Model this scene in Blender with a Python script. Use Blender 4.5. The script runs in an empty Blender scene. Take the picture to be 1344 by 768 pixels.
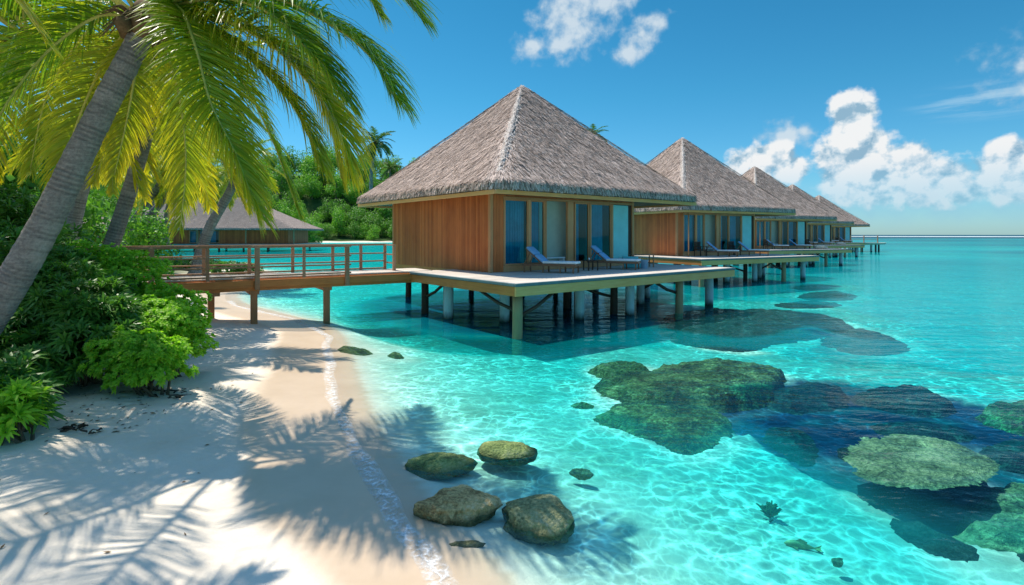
import bpy, math, random
import numpy as np
from mathutils import Vector, Matrix, noise as mnoise
R = math.radians
random.seed(7); RS = np.random.RandomState(7)
scene = bpy.context.scene
C = scene.collection

# ---------------------------------------------------------------- camera, sky, sun
EYE = 2.95; F = 700.0; HOR = 308.0
cam_d = bpy.data.cameras.new('camera'); cam = bpy.data.objects.new('camera', cam_d); C.objects.link(cam)
cam.location = (0, 0, EYE); cam.rotation_euler = (R(90), 0, 0)
cam_d.lens = 36 * F / 1344; cam_d.shift_y = -(384 - HOR) / 1344; cam_d.clip_end = 20000; cam_d.clip_start = 0.05
scene.camera = cam
scene.view_settings.view_transform = 'Standard'; scene.view_settings.look = 'None'
scene.view_settings.gamma = 1; scene.view_settings.exposure = 0.46
scene.cycles.use_denoising = True
scene.cycles.max_bounces = 8; scene.cycles.transparent_max_bounces = 24
scene.cycles.sample_clamp_indirect = 6

SHX, SHY = 0.40, -0.36                      # shadow displacement per metre of height
sun_dir = Vector((-SHX, -SHY, 1)).normalized()
sd = bpy.data.lights.new('sun', 'SUN'); sun = bpy.data.objects.new('sun', sd); C.objects.link(sun)
sd.energy = 4.4; sd.angle = R(0.55); sd.color = (1.0, 0.93, 0.82)
sun.rotation_euler = sun_dir.to_track_quat('Z', 'Y').to_euler()

PS = 1.0
def px(x, y, Z):      # point seen at photo pixel x,y at distance Z
    return Vector(((x - 672) / F * Z, Z, EYE - (y - HOR) / F * Z))
def pw(x, y, z=0.0):  # point of the level z under pixel
    Z = (EYE - z) * F / (y - HOR)
    return ((x - 672) / F * Z, Z)

# ---------------------------------------------------------------- node helper
class NT:
    def __init__(s, nt): s.nt = nt; s.n = nt.nodes; s.l = nt.links
    def node(s, t, **kw):
        n = s.n.new(t)
        for k, v in kw.items(): setattr(n, k, v)
        return n
    def put(s, inp, v):
        if isinstance(v, bpy.types.NodeSocket): s.l.new(v, inp)
        elif v is not None:
            if isinstance(v, (tuple, list)) and len(v) == 3 and inp.type == 'RGBA': v = (*v, 1)
            inp.default_value = v
    def math(s, op, a, b=None, c=None, clamp=False):
        n = s.node('ShaderNodeMath', operation=op); n.use_clamp = clamp
        s.put(n.inputs[0], a)
        if b is not None: s.put(n.inputs[1], b)
        if c is not None: s.put(n.inputs[2], c)
        return n.outputs[0]
    def vmath(s, op, a, b=None, out=0, scale=None):
        n = s.node('ShaderNodeVectorMath', operation=op)
        s.put(n.inputs[0], a)
        if b is not None: s.put(n.inputs[1], b)
        if scale is not None: s.put(n.inputs['Scale'], scale)
        return n.outputs[out]
    def mix(s, f, a, b, mode='MIX'):
        n = s.node('ShaderNodeMix', data_type='RGBA', blend_type=mode)
        s.put(n.inputs[0], f); s.put(n.inputs[6], a); s.put(n.inputs[7], b)
        return n.outputs[2]
    def mr(s, v, a, b, c=0.0, d=1.0, smooth=False):
        n = s.node('ShaderNodeMapRange')
        if smooth: n.interpolation_type = 'SMOOTHSTEP'
        s.put(n.inputs[0], v); s.put(n.inputs[1], a); s.put(n.inputs[2], b); s.put(n.inputs[3], c); s.put(n.inputs[4], d)
        return n.outputs[0]
    def noise(s, vec, scale, detail=3, rough=.5, dist=0, out=0, dim='3D', w=None):
        n = s.node('ShaderNodeTexNoise'); n.noise_dimensions = dim
        s.put(n.inputs['Vector'], vec); s.put(n.inputs['Scale'], scale); s.put(n.inputs['Detail'], detail)
        s.put(n.inputs['Roughness'], rough); s.put(n.inputs['Distortion'], dist)
        return n.outputs[out]
    def ramp(s, f, stops):
        n = s.node('ShaderNodeValToRGB'); e = n.color_ramp.elements
        while len(e) < len(stops): e.new(0.5)
        for i, (p, c) in enumerate(stops):
            e[i].position = p; e[i].color = (*c, 1)
        s.put(n.inputs[0], f); return n.outputs[0]
    def coord(s, which='Object'): return s.node('ShaderNodeTexCoord').outputs[which]
    def mapping(s, vec, scale=(1, 1, 1), rot=(0, 0, 0), loc=(0, 0, 0)):
        n = s.node('ShaderNodeMapping'); s.put(n.inputs[0], vec)
        n.inputs['Scale'].default_value = scale; n.inputs['Rotation'].default_value = rot; n.inputs['Location'].default_value = loc
        return n.outputs[0]
    def bump(s, h, strength=.3, dist=.02, normal=None):
        n = s.node('ShaderNodeBump'); s.put(n.inputs['Height'], h); n.inputs['Strength'].default_value = strength
        n.inputs['Distance'].default_value = dist
        if normal is not None: s.put(n.inputs['Normal'], normal)
        return n.outputs[0]
    def island(s): return s.node('ShaderNodeNewGeometry').outputs['Random Per Island']
    def attr(s, name): 
        n = s.node('ShaderNodeAttribute'); n.attribute_name = name; return n.outputs['Fac']
    def objrand(s): return s.node('ShaderNodeObjectInfo').outputs['Random']

def new_mat(name):
    m = bpy.data.materials.new(name); m.use_nodes = True
    t = NT(m.node_tree); m.node_tree.nodes.clear()
    out = t.node('ShaderNodeOutputMaterial')
    return m, t, out
def principled(t, out, col, rough=.7, spec=.3, normal=None, **kw):
    p = t.node('ShaderNodeBsdfPrincipled'); t.put(p.inputs['Base Color'], col); t.put(p.inputs['Roughness'], rough)
    t.put(p.inputs['Specular IOR Level'], spec)
    if normal is not None: t.put(p.inputs['Normal'], normal)
    for k, v in kw.items(): t.put(p.inputs[k], v)
    t.l.new(p.outputs[0], out.inputs[0]); return p

# ---------------------------------------------------------------- world
def dirof(x, y):
    v = Vector(((x - 672) / F, 1, (HOR - y) / F)).normalized()
    return math.atan2(v.x, v.y), math.asin(v.z)
def make_world():
    w = bpy.data.worlds.new('World'); scene.world = w; w.use_nodes = True
    t = NT(w.node_tree); t.n.clear()
    out = t.node('ShaderNodeOutputWorld'); bg = t.node('ShaderNodeBackground')
    sky = t.node('ShaderNodeTexSky'); sky.sky_type = 'NISHITA'; sky.sun_disc = False
    sky.sun_elevation = math.asin(sun_dir.z); sky.sun_rotation = math.atan2(sun_dir.x, sun_dir.y)
    sky.air_density = 1.0; sky.dust_density = 0.3; sky.ozone_density = 2.0
    hs = t.node('ShaderNodeHueSaturation'); hs.inputs['Saturation'].default_value = 1.2; hs.inputs['Value'].default_value = 1.0
    t.put(hs.inputs['Color'], sky.outputs[0])
    g = t.coord('Generated')
    sep = t.node('ShaderNodeSeparateXYZ'); t.put(sep.inputs[0], g)
    az = t.math('ARCTAN2', sep.outputs[0], sep.outputs[1]); el = t.math('ARCSINE', sep.outputs[2])
    # air tint: deep tropical blue aloft, paler towards the horizon; zenith brightened to add fill
    up = t.mr(el, 0.0, 1.3, 0, 1)
    tint = t.ramp(up, [(0, (.36, .60, .88)), (.07, (.30, .61, .74)), (.19, (.22, .64, .68)), (.33, (.18, .63, .64)), (.6, (1.5, 1.6, 1.45))])
    base = t.mix(1, hs.outputs[0], tint, 'MULTIPLY')
    comb = t.node('ShaderNodeCombineXYZ'); t.put(comb.inputs[0], az); t.put(comb.inputs[1], el)
    P = comb.outputs[0]
    n1 = t.noise(P, 30, 9, .54, .1)
    n2 = t.noise(t.vmath('ADD', P, (-.008, .017, 0)), 30, 9, .54, .1)
    def field(blobs):
        f = None
        for (x, y, rx, ry) in blobs:
            a, e = dirof(x, y)
            rx_, ry_ = rx / F, ry / F
            v = t.vmath('SUBTRACT', P, (a, e, 0)); v = t.vmath('MULTIPLY', v, (1 / rx_, 1 / ry_, 0))
            d = t.vmath('LENGTH', v, out=1); d = t.math('SUBTRACT', 1.0, d)
            f = d if f is None else t.math('SMOOTH_MAX', f, d, .25)
        return f
    crisp = [(1118, 148, 30, 30), (1112, 172, 22, 30), (1125, 190, 42, 28), (1105, 205, 30, 26), (1120, 238, 46, 34), (1160, 226, 50, 36), (1190, 215, 34, 26),
             (1215, 240, 50, 32), (1185, 248, 70, 26), (1250, 252, 50, 18), (1320, 200, 20, 20), (1335, 225, 50, 30), (1345, 245, 70, 22),
             (995, 212, 40, 26), (1020, 205, 26, 22), (1038, 222, 26, 20), (975, 222, 20, 14)]
    soft = [(755, 20, 75, 50), (740, 55, 50, 32), (700, 62, 34, 24), (790, 5, 60, 30), (840, 45, 34, 28), (860, 30, 24, 20), (825, 70, 26, 20),
            (1028, 178, 36, 20), (1055, 172, 16, 12), (1430, 80, 90, 50)]
    fc = field(crisp); fs = field(soft)
    dens_c = t.mr(t.math('ADD', fc, t.math('MULTIPLY', t.math('SUBTRACT', n1, .5), 1.15)), .06, .40, 0, 1, True)
    dens_s = t.mr(t.math('ADD', fs, t.math('MULTIPLY', t.math('SUBTRACT', n1, .5), 2.1)), .05, .95, 0, .88, True)
    # wisps and far haze layer
    wp = t.noise(t.mapping(P, (4, 40, 1), (0, 0, .12)), 1.6, 5, .6)
    a, e = dirof(1300, 130)
    wv = t.vmath('MULTIPLY', t.vmath('SUBTRACT', P, (a, e, 0)), (1 / .12, 1 / .035, 0))
    wf = t.math('MULTIPLY', t.mr(t.vmath('LENGTH', wv, out=1), 0, 1, 1, 0, True), t.mr(wp, .44, .66, 0, .5, True))
    a, e = dirof(1240, 262)
    hv = t.vmath('MULTIPLY', t.vmath('SUBTRACT', P, (a, e, 0)), (1 / .42, 1 / .055, 0))
    hf = t.math('MULTIPLY', t.mr(t.vmath('LENGTH', hv, out=1), 0, 1, 1, 0, True), t.mr(n1, .3, .7, .15, .6))
    shade = t.math('ADD', .60, t.math('MULTIPLY', t.math('SUBTRACT', n1, n2), 2.6), clamp=False)
    shade = t.math('ADD', shade, t.math('MULTIPLY', fc, .16))
    dens_c = t.math('MULTIPLY', dens_c, t.mr(el, .045, .13, .45, 1, True))
    ccol = t.ramp(shade, [(.25, (.30, .50, .66)), (.52, (.62, .76, .86)), (.78, (.95, .97, .98))])
    BR = 5.2
    ccol = t.mix(1, ccol, (BR, BR, BR), 'MULTIPLY')
    scol = t.mix(1, t.mix(dens_s, (.40, .62, .80), (.80, .90, .97)), (BR * .95, BR * .95, BR * .95), 'MULTIPLY')
    col = t.mix(hf, base, (1.5, 2.9, 4.1)); col = t.mix(wf, col, (3.2, 4.4, 5.1))
    col = t.mix(dens_s, col, scol); col = t.mix(dens_c, col, ccol)
    t.put(bg.inputs[0], col); bg.inputs[1].default_value = 0.13
    t.l.new(bg.outputs[0], out.inputs[0])
make_world()

# ---------------------------------------------------------------- mesh helper
class MB:
    def __init__(s): s.v = []; s.f = []; s.n = 0; s.loose = []
    def add(s, verts, faces):
        verts = np.asarray(verts, float).reshape(-1, 3)
        s.v.append(verts)
        s.f.extend([tuple(i + s.n for i in f) for f in faces]); s.n += len(verts)
        return s
    def quads(s, arr):           # arr (n,4,3)
        arr = np.asarray(arr, float); n = len(arr)
        s.v.append(arr.reshape(-1, 3)); b = s.n
        idx = np.arange(n * 4).reshape(n, 4) + b
        s.f.extend(map(tuple, idx.tolist())); s.n += n * 4
    def strips(s, arr):          # arr (n,k,2,3): n ribbons with k cross lines
        arr = np.asarray(arr, float); n, k = arr.shape[:2]
        s.v.append(arr.reshape(-1, 3)); b = s.n
        base = (np.arange(n) * k * 2)[:, None] + (np.arange(k - 1) * 2)[None, :] + b
        q = np.stack([base, base + 1, base + 3, base + 2], -1).reshape(-1, 4)
        s.f.extend(map(tuple, q.tolist())); s.n += n * k * 2
    def box(s, x0, x1, y0, y1, z0, z1, M=None):
        v = [(x, y, z) for x in (x0, x1) for y in (y0, y1) for z in (z0, z1)]
        f = [(0, 1, 3, 2), (4, 6, 7, 5), (0, 4, 5, 1), (2, 3, 7, 6), (0, 2, 6, 4), (1, 5, 7, 3)]
        if M is not None: v = [tuple(M @ Vector(p)) for p in v]
        return s.add(v, f)
    def bar(s, a, b, w, h, up=(0, 0, 1)):   # box from a to b
        a = Vector(a); b = Vector(b); d = (b - a).normalized(); up = Vector(up)
        sd_ = d.cross(up)
        if sd_.length < 1e-4: sd_ = d.cross(Vector((0, 1, 0)))
        sd_.normalize(); u = sd_.cross(d).normalized()
        v = [p + sd_ * i * w / 2 + u * j * h / 2 for p in (a, b) for i in (-1, 1) for j in (-1, 1)]
        f = [(0, 1, 3, 2), (4, 6, 7, 5), (0, 4, 5, 1), (2, 3, 7, 6), (0, 2, 6, 4), (1, 5, 7, 3)]
        return s.add([tuple(p) for p in v], f)
    def tube(s, pts, rads, seg=10, cap=True, wob=0):
        pts = [Vector(p) for p in pts]; n = len(pts)
        ref = Vector((0.3, .9, .2)); rings = []
        for i, p in enumerate(pts):
            d = (pts[min(i + 1, n - 1)] - pts[max(i - 1, 0)]).normalized()
            a = d.cross(ref)
            if a.length < 1e-3: a = d.cross(Vector((1, 0, 0)))
            a.normalize(); b = d.cross(a)
            r = rads[i] if hasattr(rads, '__len__') else rads
            for k in range(seg):
                t = 2 * math.pi * k / seg; rr = r * (1 + wob * math.sin(3 * t + i * .7))
                rings.append(tuple(p + (a * math.cos(t) + b * math.sin(t)) * rr))
        f = []
        for i in range(n - 1):
            for k in range(seg):
                k2 = (k + 1) % seg
                f.append((i * seg + k, i * seg + k2, (i + 1) * seg + k2, (i + 1) * seg + k))
        if cap:
            f.append(tuple(reversed(range(seg)))); f.append(tuple((n - 1) * seg + k for k in range(seg)))
        return s.add(rings, f)
    def mesh(s, name, mat, smooth=False):
        me = bpy.data.meshes.new(name)
        v = np.concatenate(s.v) if s.v else np.zeros((0, 3))
        me.from_pydata(v.tolist(), [], s.f)
        if mat is not None: me.materials.append(mat)
        if smooth: me.polygons.foreach_set('use_smooth', [True] * len(me.polygons))
        me.update(); return me
    def build(s, name, mat, parent=None, smooth=False):
        o = bpy.data.objects.new(name, s.mesh(name, mat, smooth)); C.objects.link(o)
        if parent is not None: o.parent = parent
        return o
def obj_from(me, name, parent=None):
    o = bpy.data.objects.new(name, me); C.objects.link(o)
    if parent is not None: o.parent = parent
    return o
def tag(o, label=None, cat=None, group=None, kind=None):
    if label: o['label'] = label
    if cat: o['category'] = cat
    if group: o['group'] = group
    if kind: o['kind'] = kind
    return o
def thing(name, label, cat, loc=(0, 0, 0), rz=0, group=None):
    o = bpy.data.objects.new(name, None); C.objects.link(o)
    o.empty_display_size = .3
    o.location = loc; o.rotation_euler = (0, 0, rz); tag(o, label, cat, group); return o
def copy_tree(o, parent=None):
    c = o.copy(); C.objects.link(c)
    if parent is not None: c.parent = parent
    for ch in list(o.children): copy_tree(ch, c)
    return c
def bevel(o, w=.01, seg=2):
    m = o.modifiers.new('bevel', 'BEVEL'); m.width = w; m.segments = seg; m.limit_method = 'ANGLE'; return o

# ---------------------------------------------------------------- materials
M = {}
def wood_mat(name, c1, c2, axis='Z', rough=.6, island=True, spec=.3, grey=None, stain=None, isl=.65):
    m, t, out = new_mat(name); P = t.coord()
    sc = {'Z': (14, 14, .7), 'X': (.7, 14, 14), 'Y': (14, .7, 14)}[axis]
    g = t.noise(t.mapping(P, sc), 2.2, 5, .62, .6)
    g2 = t.noise(P, .9, 3, .6)
    f = t.math('MULTIPLY_ADD', g, .75, 0.0)
    if island: f = t.math('ADD', f, t.math('MULTIPLY', t.math('SUBTRACT', t.island(), .5), isl))
    f = t.math('ADD', f, t.math('MULTIPLY', t.math('SUBTRACT', g2, .5), .5))
    col = t.mix(t.mr(f, .05, .75), c1, c2)
    if grey: col = t.mix(t.mr(t.noise(P, 1.7, 4, .7), .45, .75, 0, .7), col, grey)
    principled(t, out, col, t.mr(g, 0, 1, rough - .12, rough + .15), spec, t.bump(g, .35, .01))
    return m
M['wall'] = wood_mat('cedar_boards', (.38, .080, .018), (.76, .225, .06), 'Z', .5, stain=True, isl=.34)
M['beam'] = wood_mat('orange_beam', (.46, .14, .03), (.82, .33, .09), 'X', .55)
M['beamy'] = wood_mat('orange_beam_side', (.46, .14, .03), (.82, .33, .09), 'Y', .55)
M['fascia'] = wood_mat('golden_fascia', (.72, .31, .09), (.95, .58, .26), 'X', .55)
M['frame'] = wood_mat('frame_wood', (.50, .21, .085), (.76, .40, .18), 'Z', .5)
M['rail'] = wood_mat('rail_wood', (.30, .13, .06), (.56, .30, .15), 'X', .6, grey=(.35, .27, .2))
M['dark'] = wood_mat('dark_wood', (.035, .022, .015), (.10, .06, .04), 'Z', .7)
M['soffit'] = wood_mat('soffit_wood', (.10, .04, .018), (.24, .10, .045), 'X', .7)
M['pile_wood'] = wood_mat('pile_wood', (.22, .15, .08), (.46, .34, .18), 'Z', .7, False)
M['pile_red'] = wood_mat('bridge_pile_wood', (.30, .12, .05), (.54, .26, .11), 'Z', .65, False)
M['lounger'] = wood_mat('lounger_wood', (.22, .10, .05), (.40, .20, .11), 'X', .5)
def deck_mat():
    m, t, out = new_mat('bleached_deck'); P = t.coord()
    g = t.noise(t.mapping(P, (.8, 16, 16)), 2.5, 4, .6); s = t.noise(P, .8, 4, .65)
    f = t.math('ADD', t.math('MULTIPLY', g, .6), t.math('MULTIPLY', t.island(), .5))
    col = t.mix(f, (.42, .36, .30), (.70, .63, .54)); col = t.mix(t.mr(s, .4, .75, 0, .5), col, (.38, .33, .28))
    principled(t, out, col, .75, .2, t.bump(g, .3, .008)); return m
M['deck'] = deck_mat()
def flat(name, col, rough=.6, spec=.3, var=.12, scale=3, bump=0):
    m, t, out = new_mat(name); n = t.noise(t.coord(), scale, 5, .65)
    c = t.mix(t.mr(n, .3, .7), tuple(v * (1 - var) for v in col), tuple(min(1, v * (1 + var)) for v in col))
    principled(t, out, c, rough, spec, t.bump(n, bump, .01) if bump else None); return m
M['trim'] = flat('grey_edge_trim', (.13, .19, .20), .6, .2, .2, 2)
M['cushion_white'] = flat('white_cushion', (.90, .89, .87), .9, .1, .06, 6, .2)
M['cushion_blue'] = flat('pale_blue_cushion', (.26, .48, .74), .9, .1, .08, 6, .2)
M['aqua'] = flat('aqua_panel', (.22, .66, .68), .25, .5, .12, 1.2)
M['teal'] = flat('teal_plastic', (.10, .50, .52), .4, .4, .12, 5)
M['bucket'] = flat('blue_grey_metal', (.25, .38, .48), .35, .5, .25, 6)
M['plaster'] = flat('pale_olive_plaster', (.52, .56, .46), .8, .2, .08, 2)
M['white'] = flat('white_paint', (.75, .77, .78), .6, .3, .08, 3)
M['steel'] = flat('shower_steel', (.45, .40, .34), .35, .5, .15, 3)
M['interior'] = flat('dim_interior', (.10, .09, .08), .8, .2, .2, 1)
M['cream'] = flat('cream_cloth', (.66, .55, .42), .9, .1, .15, 6)
def pile_mat():
    m, t, out = new_mat('pale_concrete_pile')
    g = t.node('ShaderNodeNewGeometry').outputs['Position']; sp = t.node('ShaderNodeSeparateXYZ'); t.put(sp.inputs[0], g)
    n = t.noise(t.mapping(t.coord(), (3, 3, .8)), 2, 5, .7)
    z = t.math('ADD', sp.outputs[2], t.math('MULTIPLY', t.math('SUBTRACT', n, .5), .35))
    c = t.mix(t.mr(n, .3, .7), (.40, .54, .56), (.58, .68, .68)); c = t.mix(t.mr(z, .02, .28), (.05, .07, .05), c)
    principled(t, out, c, .75, .25, t.bump(n, .3, .01)); return m
M['pile'] = pile_mat()
def thatch(name, a, b, island=True):
    m, t, out = new_mat(name); P = t.coord()
    n = t.noise(P, 1.3, 4, .65); n2 = t.noise(P, 9, 4, .7)
    f = t.math('ADD', t.math('MULTIPLY', n, .72), t.math('MULTIPLY', n2, .30))
    if island: f = t.math('ADD', f, t.math('MULTIPLY', t.math('SUBTRACT', t.island(), .5), .8))
    principled(t, out, t.mix(t.mr(f, .1, .85), a, b), .9, .1, t.bump(n2, .6, .03)); return m
M['thatch'] = thatch('thatch_straw', (.20, .145, .112), (.80, .63, .53))
M['thatch_base'] = thatch('thatch_base', (.17, .135, .115), (.34, .275, .235), False)
M['ridge'] = thatch('pale_ridge_thatch', (.42, .35, .30), (.78, .70, .62))
def glass_mat():
    m, t, out = new_mat('window_glass')
    tr = t.node('ShaderNodeBsdfTransparent'); tr.inputs[0].default_value = (.55, .80, .86, 1)
    gl = t.node('ShaderNodeBsdfGlossy'); gl.inputs[0].default_value = (.42, .66, .74, 1); gl.inputs['Roughness'].default_value = .02
    n = t.noise(t.coord(), .6, 1, .5); t.put(gl.inputs['Normal'], t.bump(n, .08, .05))
    fr = t.node('ShaderNodeFresnel'); fr.inputs[0].default_value = 1.55
    mx = t.node('ShaderNodeMixShader'); bf = t.node('ShaderNodeNewGeometry').outputs['Backfacing']; t.put(mx.inputs[0], t.math('MULTIPLY', t.math('ADD', fr.outputs[0], .02, clamp=True), t.math('SUBTRACT', 1.0, bf))); t.l.new(tr.outputs[0], mx.inputs[1]); t.l.new(gl.outputs[0], mx.inputs[2])
    t.l.new(mx.outputs[0], out.inputs[0]); return m
M['glass'] = glass_mat()
M['curtain'] = flat('teal_curtain', (.05, .50, .64), .85, .1, .25, 1.5)
def bark():
    m, t, out = new_mat('palm_bark'); P = t.coord()
    n = t.noise(P, 22, 5, .7); n2 = t.noise(P, 2.2, 4, .6); n3 = t.noise(t.mapping(P, (2, 2, 16), (.0, .35, .1)), 2.0, 5, .65, .5)
    col = t.mix(t.mr(t.math('ADD', t.math('MULTIPLY', n, .6), t.math('MULTIPLY', n3, .4)), .3, .7), (.10, .09, .085), (.36, .335, .31))
    col = t.mix(t.mr(n2, .5, .7, 0, .5), col, (.46, .43, .39))
    col = t.mix(t.mr(t.attr('crease'), 0, 1, 0, .6), col, (.06, .052, .05))
    principled(t, out, col, .9, .1, t.bump(n, .7, .02)); return m
M['bark'] = bark()
def leaf_mat(name, c1, c2, tr=.45, rough=.45, tip=None, grain=1.5):
    m, t, out = new_mat(name)
    n = t.noise(t.coord(), grain, 3, .6)
    f = t.math('ADD', t.math('MULTIPLY', t.island(), .55), t.math('MULTIPLY', n, .45))
    col = t.mix(t.mr(f, .15, .85), c1, c2)
    if tip is not None:
        col = t.mix(t.mr(t.attr('tip'), 0, 1), col, tip)
    p = t.node('ShaderNodeBsdfPrincipled'); t.put(p.inputs['Base Color'], col); p.inputs['Roughness'].default_value = rough
    p.inputs['Specular IOR Level'].default_value = .35
    tl = t.node('ShaderNodeBsdfTranslucent'); t.put(tl.inputs[0], t.mix(1, col, (1.15, 1.3, .6), 'MULTIPLY'))
    mx = t.node('ShaderNodeMixShader'); mx.inputs[0].default_value = tr
    t.l.new(p.outputs[0], mx.inputs[1]); t.l.new(tl.outputs[0], mx.inputs[2]); t.l.new(mx.outputs[0], out.inputs[0]); return m
M['frond'] = leaf_mat('palm_leaflet', (.065, .18, .014), (.22, .40, .026), .42, .36, tip=(.85, .60, .03))
M['frond_dark'] = leaf_mat('far_palm_leaflet', (.04, .10, .018), (.11, .20, .03), .4, .45)
M['rachis'] = flat('frond_rib', (.50, .46, .10), .5, .3, .2, 5)
M['husk'] = flat('coconut_husk_fibre', (.16, .10, .05), .9, .1, .4, 14, .5)
M['shrub_dark'] = leaf_mat('dark_shrub_leaf', (.05, .16, .025), (.15, .34, .05), .35, .38)
M['shrub_bright'] = leaf_mat('bright_shrub_leaf', (.18, .42, .025), (.46, .72, .06), .45, .55)
M['tree_a'] = leaf_mat('forest_leaf', (.055, .18, .02), (.20, .42, .05), .35, .5, grain=.35)
M['tree_b'] = leaf_mat('light_forest_leaf', (.09, .27, .025), (.30, .56, .06), .35, .5, grain=.35)
M['twig'] = flat('twig_bark', (.12, .09, .06), .9, .1, .3, 8)
M['bark_plain'] = flat('tree_bark', (.20, .16, .12), .9, .1, .3, 4, .4)

# ---------------------------------------------------------------- terrain functions
def chaikin(p, n=2):
    p = np.array(p, float)
    for _ in range(n):
        q = np.roll(p, -1, 0); a = p * .75 + q * .25; b = p * .25 + q * .75
        p = np.stack([a, b], 1).reshape(-1, 2)
    return p
LAND = chaikin([(6, -40), (3.2, -8), (1.2, 0), (.3, 2.6), (-.5, 4.4), (-1.2, 5.4), (-1.9, 6.6), (-2.65, 8.2), (-3.65, 10.75), (-4.7, 13.6), (-5.9, 16.6),
                (-9.2, 20), (-12.4, 23), (-15, 28), (-16, 34), (-18, 41), (-26, 50), (-45, 56), (-80, 66), (-120, 90), (-150, 130), (-120, 180),
                (-80, 196), (-45, 205), (-10, 214), (25, 225), (60, 300), (20, 520), (-700, 520), (-700, -40)], 2)
def seg_dist(x, y, a, b):
    ax, ay = a; dx, dy = b[0] - ax, b[1] - ay
    t = np.clip(((x - ax) * dx + (y - ay) * dy) / (dx * dx + dy * dy + 1e-12), 0, 1)
    return np.hypot(x - ax - t * dx, y - ay - t * dy)
def sdist(x, y, poly):         # positive inside
    x = np.asarray(x, float); y = np.asarray(y, float)
    d = np.full(x.shape, 1e9); ins = np.zeros(x.shape, bool); n = len(poly)
    for i in range(n):
        a = poly[i]; b = poly[(i + 1) % n]
        d = np.minimum(d, seg_dist(x, y, a, b))
        c = ((a[1] > y) != (b[1] > y)) & (x < (b[0] - a[0]) * (y - a[1]) / (b[1] - a[1] + 1e-12) + a[0])
        ins ^= c
    return np.where(ins, d, -d)
# value noise in numpy
_perm = RS.rand(256, 256)
def vnoise(x, y):
    xi = np.floor(x).astype(int); yi = np.floor(y).astype(int); xf = x - xi; yf = y - yi
    u = xf * xf * (3 - 2 * xf); v = yf * yf * (3 - 2 * yf)
    g = lambda i, j: _perm[i % 256, j % 256]
    return (g(xi, yi) * (1 - u) + g(xi + 1, yi) * u) * (1 - v) + (g(xi, yi + 1) * (1 - u) + g(xi + 1, yi + 1) * u) * v
def fbm(x, y, o=4, g=.5):
    s = 0; a = 1; tot = 0
    for k in range(o):
        s = s + a * vnoise(x * 2 ** k + 17.3 * k, y * 2 ** k + 5.1 * k); tot += a; a *= g
    return s / tot
def sstep(a, b, x):
    t = np.clip((x - a) / (b - a), 0, 1); return t * t * (3 - 2 * t)
def pxpoly(pts, n=1, z=0): return chaikin([pw(*p, z) for p in pts], n)
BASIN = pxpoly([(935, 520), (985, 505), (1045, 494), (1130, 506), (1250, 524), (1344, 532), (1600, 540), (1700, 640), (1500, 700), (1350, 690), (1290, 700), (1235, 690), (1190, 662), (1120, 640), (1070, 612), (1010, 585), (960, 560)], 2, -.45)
BASIN2 = pxpoly([(1020, 440), (1100, 430), (1210, 446), (1150, 462), (1080, 462)], 2, -.4)
VILLA_SHADE = pxpoly([(430, 400), (520, 385), (700, 372), (900, 372), (880, 405), (800, 425), (700, 442), (600, 446), (520, 436), (460, 420)], 2)  # outline of the villa's shade on the water, put in as depth
def bed_z(x, y):
    d = sdist(x, y, LAND)
    near = sstep(60, 20, y)
    # land
    land = .085 * np.maximum(d, 0) * sstep(0, 1.5, d + .4); land = 1.05 * (1 - np.exp(-land / 1.05))
    land = land + sstep(.8, 3, d) * ((fbm(x * .55, y * .55, 4) - .5) * .30 + (fbm(x * 2.3 + 9, y * 2.3, 3) - .5) * .05)
    hill = sstep(2, 60, d) * sstep(195, 285, y) * 30 * (0.75 + .5 * fbm(x * .012, y * .012, 3)) * sstep(60, -60, x + 20)
    land = land + hill + sstep(6, 60, d) * sstep(10, 60, y) * 2.0
    # sea bed
    o = np.maximum(-d, 0)
    dep = .055 * np.minimum(o, .6) + 1.85 * (1 - np.exp(-np.maximum(o - .45, 0) / 4.4)) + .8 * (1 - np.exp(-o / 60))
    dep = dep + (fbm(x * .25 + 3, y * .25, 3) - .5) * .35 * sstep(1, 5, o) + (fbm(x * 1.6, y * 1.6, 3) - .5) * .06 * sstep(.3, 2, o)
    wob = (fbm(x * .9 + 40, y * .9, 4) - .5) * 1.1
    global LASTDARK
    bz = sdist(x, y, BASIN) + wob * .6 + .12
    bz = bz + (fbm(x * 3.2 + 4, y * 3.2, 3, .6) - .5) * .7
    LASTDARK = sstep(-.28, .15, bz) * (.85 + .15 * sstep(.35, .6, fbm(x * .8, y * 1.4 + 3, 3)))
    dep = dep + sstep(-.3, .4, bz) * 1.6
    bz2 = sdist(x, y, BASIN2) + wob
    dep = dep + sstep(-.3, .8, bz2) * 1.2
    bz3 = sdist(x, y, VILLA_SHADE); dep = dep + sstep(-.8, 1.2, bz3) * 1.9  # added depth darkens the water colour in place of the villa's cast shadow
    # pale and deeper tongues of the lagoon farther out
    dep = dep + sstep(25, 60, y) * (fbm(x * .02 + 7, y * .035, 3) - .45) * 2.2 * sstep(-5, 15, x)
    dep = dep + sstep(420, 700, y) * 30
    return np.where(d > 0, land, -.62 * (1 - np.exp(-dep / 1.25))), d
def true_depth(z):      # the bed is modelled at its apparent (refracted) height; this is the depth the light crosses
    return -1.25 * np.log(np.clip(1 - np.maximum(-z, 0) / .62, .012, 1))

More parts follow.
